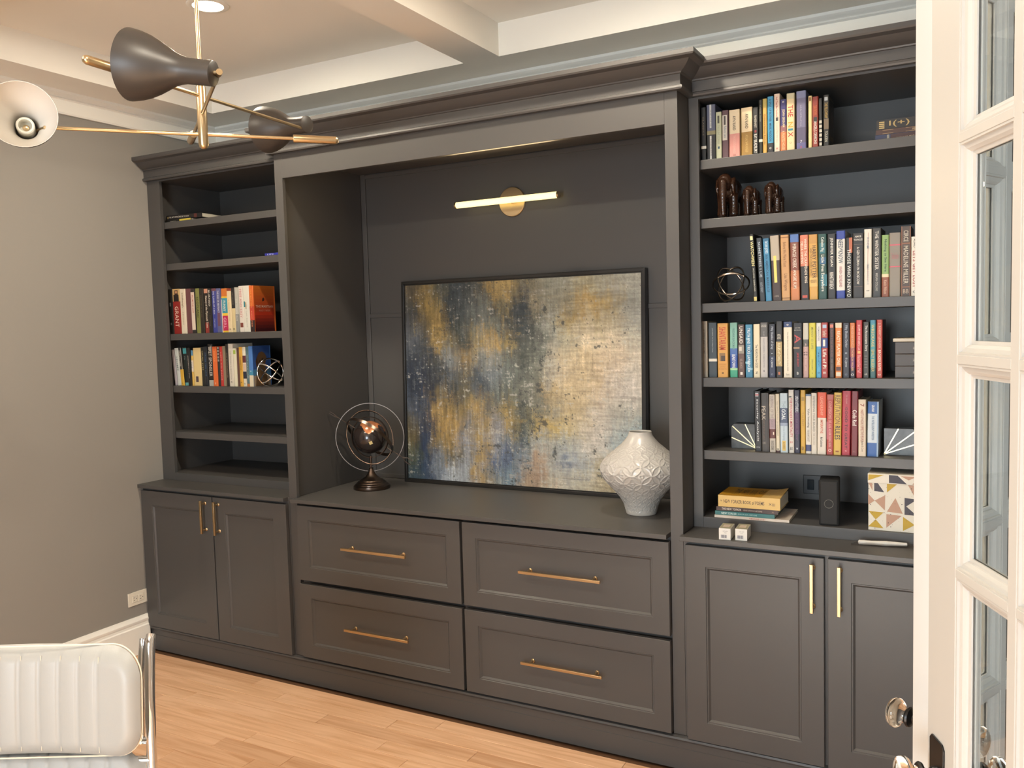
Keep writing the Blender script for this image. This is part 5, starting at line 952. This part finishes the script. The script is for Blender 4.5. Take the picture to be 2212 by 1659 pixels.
flat_book('Dark brown book in the pile under the thick yellow paperback', 'book', 3.183, 3.420, .016, .195, z+.0261, .0160, '3a211b', [('THE NEW YORKER', 'd8c8b8', .25, .55, .32, .55), ('BOOK OF DOG CARTOONS', 'b8a494', .60, .5, .30, .35), ('A', '8a6a58', .92, .5, .04, .4)], 0.6, g)
yb_ = flat_book('Thick yellow paperback with curled cover, top of the bottom-shelf pile', 'book', 3.190, 3.428, .018, .195, z+.0424, .046, 'd8b26a', [('THE', '4a3826', .05, .52, .035, .12), ('NEW YORKER BOOK of POEMS', '4a3826', .42, .50, .66, .30), ('X|||', '5a4630', .87, .45, .10, .24)], 0.4, g, curl=0.010)
_, M, W, D, th = yb_; mb = MB()
mb.add([(W*.0+.001, .001, th+.0006), (W*.70, .001, th+.0006), (W*.70, D-.001, th+.0006), (.001, D-.001, th+.0006)], [(0, 1, 2, 3)], 0, M)
for i, s in enumerate(('THE', 'NEW', 'BOOK', 'OF')): put_text(mb, s, (W*(.25+.13*i), D*.55, th+.0010), (1, 0, 0), (0, 1, 0), W*.10, D*.42, 1, 0.02, M)
put_text(mb, 'NEW YORKER', (W*.38, D*.22, th+.0010), (1, 0, 0), (0, 1, 0), W*.40, D*.10, 1, 0.02, M)
mb.build('cover_print', [cmat('b8871f'), cmat('5c4416')], yb_[0])

# slip-cased volumes ------------------------------------------------------------
z = ZR[3]
t = thing('box_set', 'dark brown slipcase of three books lying flat beside the coral red book', 'book set', (3.9, .13, z))
for i in range(3):
    a = z+.0004+i*.0432; v = MB().box(3.826, 4.07, .055, .235, a, a+.0425).build('volume', cmat('3f3731'), t, bevel=0.0015)
    mb = MB()
    put_text(mb, 'THE', (3.888, .0544, a+.0213), (0, 0, -1), (1, 0, 0), .010, .007, 0, .01); put_text(mb, 'COMPLETE', (3.903, .0544, a+.0213), (0, 0, -1), (1, 0, 0), .030, .008, 0, .01)
    put_text(mb, 'Calvin', (3.931, .0544, a+.0213), (0, 0, -1), (1, 0, 0), .030, .016, 0, .01); put_text(mb, 'and', (3.950, .0544, a+.0213), (0, 0, -1), (1, 0, 0), .006, .006, 0, .01); put_text(mb, 'Hobbes', (3.970, .0544, a+.0213), (0, 0, -1), (1, 0, 0), .034, .016, 0, .01)
    mb.build('lettering', cmat('a89c8a'), v)
MB().box(3.819, 4.075, .053, .238, z+.1302, z+.1425).build('slipcase_top', cmat('bdb3a0'), t, bevel=0.002)

# ================================================================== SPEAKER, GIFT BOX, SMALL THINGS
t = thing('speaker', 'black upright cloth speaker with a pale ring, on the bottom right shelf', 'speaker', (3.603, .07, .983))
SM = Matrix.Translation((3.570, .014, .9833)) @ Matrix.Rotation(math.radians(5), 4, 'Z')
MB().box(0, .070, .002, .105, 0, .172, 0, SM).build('body', mat('black_cloth', (0.010, 0.010, 0.010), 0.9, bump=(900, 0.3)), t, bevel=.006)
MB().box(.006, .064, -.001, .003, .006, .166, 0, SM).build('front_panel', mat('black_mesh', (0.014, 0.014, 0.014), 0.75), t, bevel=.002)
pts_ = [SM @ Vector((.035+.0155*math.cos(a*PI/24), -.0016, .083+.0155*math.sin(a*PI/24))) for a in range(48)]
MB().tube(pts_, .0006, 6, True).build('ring', cmat('77756f', 0.4), t)

t = thing('gift_box', 'white lidded gift box printed with gold, pink and grey triangles', 'box', (3.87, .12, .983))
gx0, gx1, gz0, gz1, gyf = 3.740, 3.985, .9833, 1.190, -.002 + .012
MB().box(gx0+.002, gx1-.002, gyf+.002, gyf+.24, gz0, gz1-.002).build('base', cmat('d9d3c4', .6), t, bevel=.001)
MB().box(gx0, gx1, gyf, gyf+.243, gz1-.034, gz1).build('lid', cmat('dcd6c8', .6), t, bevel=.001)
GOLD, PINK, GREY = 'b8982f', 'b58f78', '45434c'
def P(x, y): return (gx0+(x-1628)/(2065-1628)*.163, gz1-(y-862)/(1385-862)*(gz1-gz0))
TR = [([(1635, 870), (1775, 868), (1632, 925)], GOLD), ([(1817, 866), (1895, 868), (1975, 942), (1818, 938)], GREY), ([(1920, 870), (1990, 905), (2062, 870)], PINK), ([(2020, 940), (2065, 905), (2065, 945)], PINK),
      ([(1632, 945), (1668, 945), (1672, 1020)], PINK), ([(1686, 945), (1715, 945), (1745, 985), (1775, 1028), (1686, 1022)], GREY), ([(1800, 945), (1890, 948), (1800, 1028)], GOLD), ([(1985, 950), (2065, 950), (2040, 1050)], PINK),
      ([(1632, 1050), (1690, 1110), (1632, 1155)], PINK), ([(1690, 1110), (1785, 1055), (1782, 1195)], PINK), ([(1875, 1075), (1940, 1215), (1800, 1205)], PINK), ([(1955, 1068), (2065, 1075), (1970, 1145), (2065, 1225), (1955, 1222)], GREY),
      ([(1635, 1210), (1770, 1215), (1700, 1285)], GOLD), ([(1795, 1228), (1930, 1235), (1795, 1355)], PINK), ([(1942, 1242), (2045, 1310), (1942, 1372)], GOLD), ([(1632, 1355), (1700, 1285), (1770, 1362)], GOLD),
      ([(2095, 950), (2190, 950), (2140, 1050)], GOLD), ([(2100, 1100), (2200, 1060), (2200, 1200)], GREY), ([(2090, 1240), (2190, 1300), (2090, 1360)], PINK)]
mats = [GOLD, PINK, GREY, '2c2a2a']; mb = MB(); lb = MB()
def print_poly(m, q, y, mi_): m.add([(p[0], y, p[1]) for p in q], [tuple(range(len(q)))], mi_)
for q, cc in TR:
    q2 = [P(*p) for p in q]
    on_lid = max(p[1] for p in q) <= 946 and min(p[1] for p in q) < 940
    print_poly(lb if on_lid else mb, q2, gyf-.0006 if on_lid else gyf+.0013, mats.index(cc))
rs = random.Random(3)
for i in range(90):
    x, y = rs.uniform(1635, 2200), rs.uniform(955, 1378); r = rs.choice((.0004, .0006, .0006, .0010, .0016)); c = P(x, y)
    print_poly(mb, [(c[0]+r*math.cos(k*PI/3), c[1]+r*math.sin(k*PI/3)) for k in range(6)], gyf+.0009, 3)
mb.build('printed_pattern', [cmat(k, .6) for k in mats], t); lb.build('lid_pattern', [cmat(k, .6) for k in mats], t)

for i, (x, label) in enumerate(((3.2405, 'small white cardboard box with barcode, left one of the pair on the countertop'), (3.2985, 'small white cardboard box with barcode, right one of the pair on the countertop'))):
    t = thing('carton', label, 'box', (x+.022, -.12, ZK), 'small cartons on the right countertop')
    BM = Matrix.Translation((x, -.166+.012*i, ZK+.0003)) @ Matrix.Rotation(math.radians(4), 4, 'Z')
    MB().box(0, .0435, 0, .085, 0, .0435, 0, BM).build('carton_body', cmat('d4d2cb', .5), t, bevel=.0008)
    mb = MB()
    rb = random.Random(5); xx = .008
    while xx < .029: w_ = rb.choice((.0006, .001, .0014)); mb.add([(xx, -.0003, .007), (xx+w_, -.0003, .007), (xx+w_, -.0003, .019), (xx, -.0003, .019)], [(0, 1, 2, 3)], 0, BM); xx += w_+rb.choice((.0005, .0008))
    put_text(mb, 'LED 60W', (.024, -.0004, .033), (1, 0, 0), (0, 0, 1), .018, .0035, 0, 0, BM); put_text(mb, '2700K', (.024, -.0004, .027), (1, 0, 0), (0, 0, 1), .010, .002, 0, 0, BM)
    mb.add([(.001, .001, .0438), (.0425, .001, .0438), (.0425, .084, .0438), (.001, .084, .0438)], [(0, 1, 2, 3)], 1, BM)
    mb.add([(.010, .022, .0441), (.034, .022, .0441), (.034, .062, .0441), (.010, .062, .0441)], [(0, 1, 2, 3)], 2, BM)
    for k in range(3): put_text(mb, 'A19 LAMP', (.022, .032+.011*k, .0444), (1, 0, 0), (0, 1, 0), .016, .005, 3, 0, BM)
    mb.build('carton_print', [cmat('4a4a5c'), cmat('8f8c74'), cmat('c9b8a8'), cmat('a08078')], t)

t = thing('wrapped_tool', 'white plastic tool in a clear sleeve lying on the right countertop', 'tool', (3.79, -.03, ZK))
WM = Matrix.Translation((3.705, -.070, ZK+.0004)) @ Matrix.Rotation(math.radians(9), 4, 'Z')
TW = mat('milky_plastic', (0.62, 0.58, 0.52), 0.35)
m = MB()
prof_ = [(.0, .004), (.003, .008), (.02, .0085), (.045, .0075), (.07, .0085), (.095, .0095), (.10, .0085), (.14, .007), (.16, .006)]
m.lathe([(r, s_) for s_, r in prof_], 16, WM @ Matrix.Translation((.012, .012, .0102)) @ Matrix.Rotation(PI/2, 4, 'Y')); m.build('tool_body', TW, t, smooth=True)
m = MB(); vs = []; fs = []
for i in range(13):
    u = i/12; hgt = .0025+.020*math.sin(min(1, u*3)*PI/2)*(1-.55*u)
    for k in range(7):
        a = k/6; vs.append((-.012+.205*u, -.004+.036*a, .0006+hgt*math.sin(a*PI)+.0008*math.sin(i*2.1+k)))
for i in range(12):
    for k in range(6): fs.append((i*7+k, i*7+k+1, i*7+k+8, i*7+k+7))
m.add(vs, fs, 0, WM).build('sleeve', FILM, t, smooth=True)

# ================================================================== CHAIR
hz = Vector((0.879, 0.477, 0)); bk_ = Vector((-0.477, 0.879, 0))      # chair right (seen from front) and backwards
CO = Vector((2.085, -2.145, 0))                                      # seat-back centre on the floor plan
t = thing('desk_chair', 'white leather office chair with ribbed back and chrome frame', 'chair', (CO.x, CO.y, 0))
def CP(u, v, z): return CO+hz*u+bk_*v+Vector((0, 0, z))
def pad(name, uw, h, thick, place, ribs, curve):
    """padded ribbed cushion: place(u, s, d) -> world; u across, s along, d outwards from the front"""
    NU, NS = 110, 36; F = []; B = []
    rr = 0.075
    for j in range(NS+1):
        for i in range(NU+1):
            a = i/NU*2-1; b = j/NS*2-1
            # superellipse outline
            hh = h/2; ww = uw/2
            # map square to rounded rectangle
            u = a*ww; s = b*hh
            du = max(0, abs(u)-(ww-rr)); ds = max(0, abs(s)-(hh-rr)); q = math.hypot(du, ds)
            if q > 0 and du > 0 and ds > 0:
                m_ = max(du, ds)/q; u = math.copysign((ww-rr)+du*m_, u); s = math.copysign((hh-rr)+ds*m_, s)
            du = max(0, abs(u)-(ww-rr)); ds = max(0, abs(s)-(hh-rr)); e = rr-math.hypot(du, ds) if (du or ds) else min(ww-abs(u), hh-abs(s))
            e = min(e, ww-abs(u), hh-abs(s)); e = max(0, e)
            pf = thick*0.62*(1-(1-min(1, e/0.040))**2.2); rib = 0
            for x in ribs:
                d_ = abs(u-x)
                rib = max(rib, math.exp(-(d_/0.0032)**2))
            puff = 0
            for x0_, x1_ in zip(ribs, ribs[1:]):
                if x0_ < u < x1_: puff = math.sin((u-x0_)/(x1_-x0_)*PI)
            pf += min(1, e/0.03)*(0.0022*puff-0.0036*rib)
            F.append(place(u, s, pf)); B.append(place(u, s, -thick*0.38*(1-(1-min(1, e/0.025))**2)))
    n = len(F); fs = []
    for j in range(NS):
        for i in range(NU):
            a = j*(NU+1)+i; fs.append((a, a+1, a+NU+2, a+NU+1)); fs.append((n+a, n+a+NU+1, n+a+NU+2, n+a+1))
    return MB().add(F+B, fs).build(name, LEATHER, t, smooth=True, angle=180)
RX = 0.300
ribs = [RX-0.104-0.049*k for k in range(9)]; ribs = ribs[::-1]
def back_pt(u, s, d): 
    return CP(u, -d+0.045*(1-(u/RX)**2)+0.10*s+0.30*s*s, 0.893+s)
bp1 = pad('back_cushion', 2*RX, 0.262, 0.046, back_pt, ribs, 0)
# piping along the rim of the back cushion
def rim(place, uw, h, d):
    rr = 0.075; P_ = []
    for cx_, cy_, a0 in ((uw/2-rr, h/2-rr, 0), (-uw/2+rr, h/2-rr, 90), (-uw/2+rr, -h/2+rr, 180), (uw/2-rr, -h/2+rr, 270)):
        for k in range(9): a = math.radians(a0+k*11.25); P_.append(place(cx_+(rr+0.001)*math.cos(a), cy_+(rr+0.001)*math.sin(a), d))
    return P_
MB().tube(rim(back_pt, 2*RX, 0.262, -0.006), 0.0020, 6, True).build('piping', STITCH, bp1, smooth=True)
for x in ribs[1:]:
    MB().tube([back_pt(x+0.0042, -0.112+0.224*k/12, 0.0262) for k in range(13)], 0.0007, 5).build('stitching', STITCH, bp1)
def seat_pt(u, s, d): 
    a = min(max((s+0.29)/0.58, 0), 1)
    return CP(u, 0.055-0.50*(1-a)**1.0*1.0+0.0-d*0.25*a**6, 0.448+0.29*max(0, (a-0.62)/0.38)**2.0+0.012*math.sin(a*PI)+d)
seat = pad('seat_cushion', 2*RX, 0.62, 0.055, seat_pt, ribs, 0)
MB().tube(rim(seat_pt, 2*RX, 0.62, -0.006), 0.0020, 6, True).build('piping', STITCH, seat, smooth=True)
for sg in (-1, 1):
    fr_pts = [CP(sg*(RX-0.006), 0.056+v, zz_-0.026) for v, zz_ in ((0.040, 1.052), (0.030, 1.035), (0.018, 0.98), (0.008, 0.90), (0.004, 0.82), (0.000, 0.74), (-0.010, 0.66), (-0.035, 0.58), (-0.085, 0.50), (-0.17, 0.455), (-0.30, 0.440), (-0.44, 0.445))]
    fine = []
    for i in range(len(fr_pts)-1):
        p0 = fr_pts[max(i-1, 0)]; p1 = fr_pts[i]; p2 = fr_pts[i+1]; p3 = fr_pts[min(i+2, len(fr_pts)-1)]
        for k in range(5): f_ = k/5; fine.append(0.5*((2*p1)+(-p0+p2)*f_+(2*p0-5*p1+4*p2-p3)*f_*f_+(-p0+3*p1-3*p2+p3)*f_**3))
    fine.append(fr_pts[-1])
    MB().tube(fine, 0.0125, 14).build('frame_tube', CHROME, t, smooth=True, angle=60)
    MB().tube([CP(sg*(RX-0.030), 0.100, 1.016), CP(sg*(RX-0.030), 0.072, 0.93), CP(sg*(RX-0.030), 0.058, 0.77)], 0.008, 10).build('frame_tube', CHROME, t, smooth=True, angle=60)
for v, zz_ in ((0.060, 0.775), (0.054, 0.730), (-0.25, 0.425)):
    MB().rod(CP(-RX+0.004, v, zz_), CP(RX-0.004, v, zz_), 0.009, 14).build('crossbar', CHROME, t, smooth=True)
MB().rod(CP(0, -0.22, 0.12), CP(0, -0.22, 0.428), 0.026, 24).rod(CP(0, -0.22, 0.10), CP(0, -0.22, 0.25), 0.034, 24).build('gas_column', CHROME, t, smooth=True)
for k in range(5):
    a = math.radians(72*k+20); dv_ = Vector((math.cos(a), math.sin(a), 0)); b_ = CP(0, -0.22, 0)
    lg = MB().tube([b_+Vector((0, 0, 0.125))+dv_*0.02, b_+Vector((0, 0, 0.118))+dv_*0.15, b_+Vector((0, 0, 0.085))+dv_*0.30], 0.016, 10, flat=0.022).build('base_leg', CHROME, t, smooth=True, angle=60)
    cc_ = b_+dv_*0.30; sd = Vector((-dv_.y, dv_.x, 0))
    MB().rod(cc_+Vector((0, 0, 0.05)), cc_+Vector((0, 0, 0.09)), 0.006, 8).rod(cc_-sd*0.022+Vector((0, 0, 0.0275)), cc_+sd*0.022+Vector((0, 0, 0.0275)), 0.027, 18).box(-.008, .008, -.012, .012, .03, .056, 0, Matrix.Translation(cc_)).build('caster', BLACKP, lg, smooth=True)
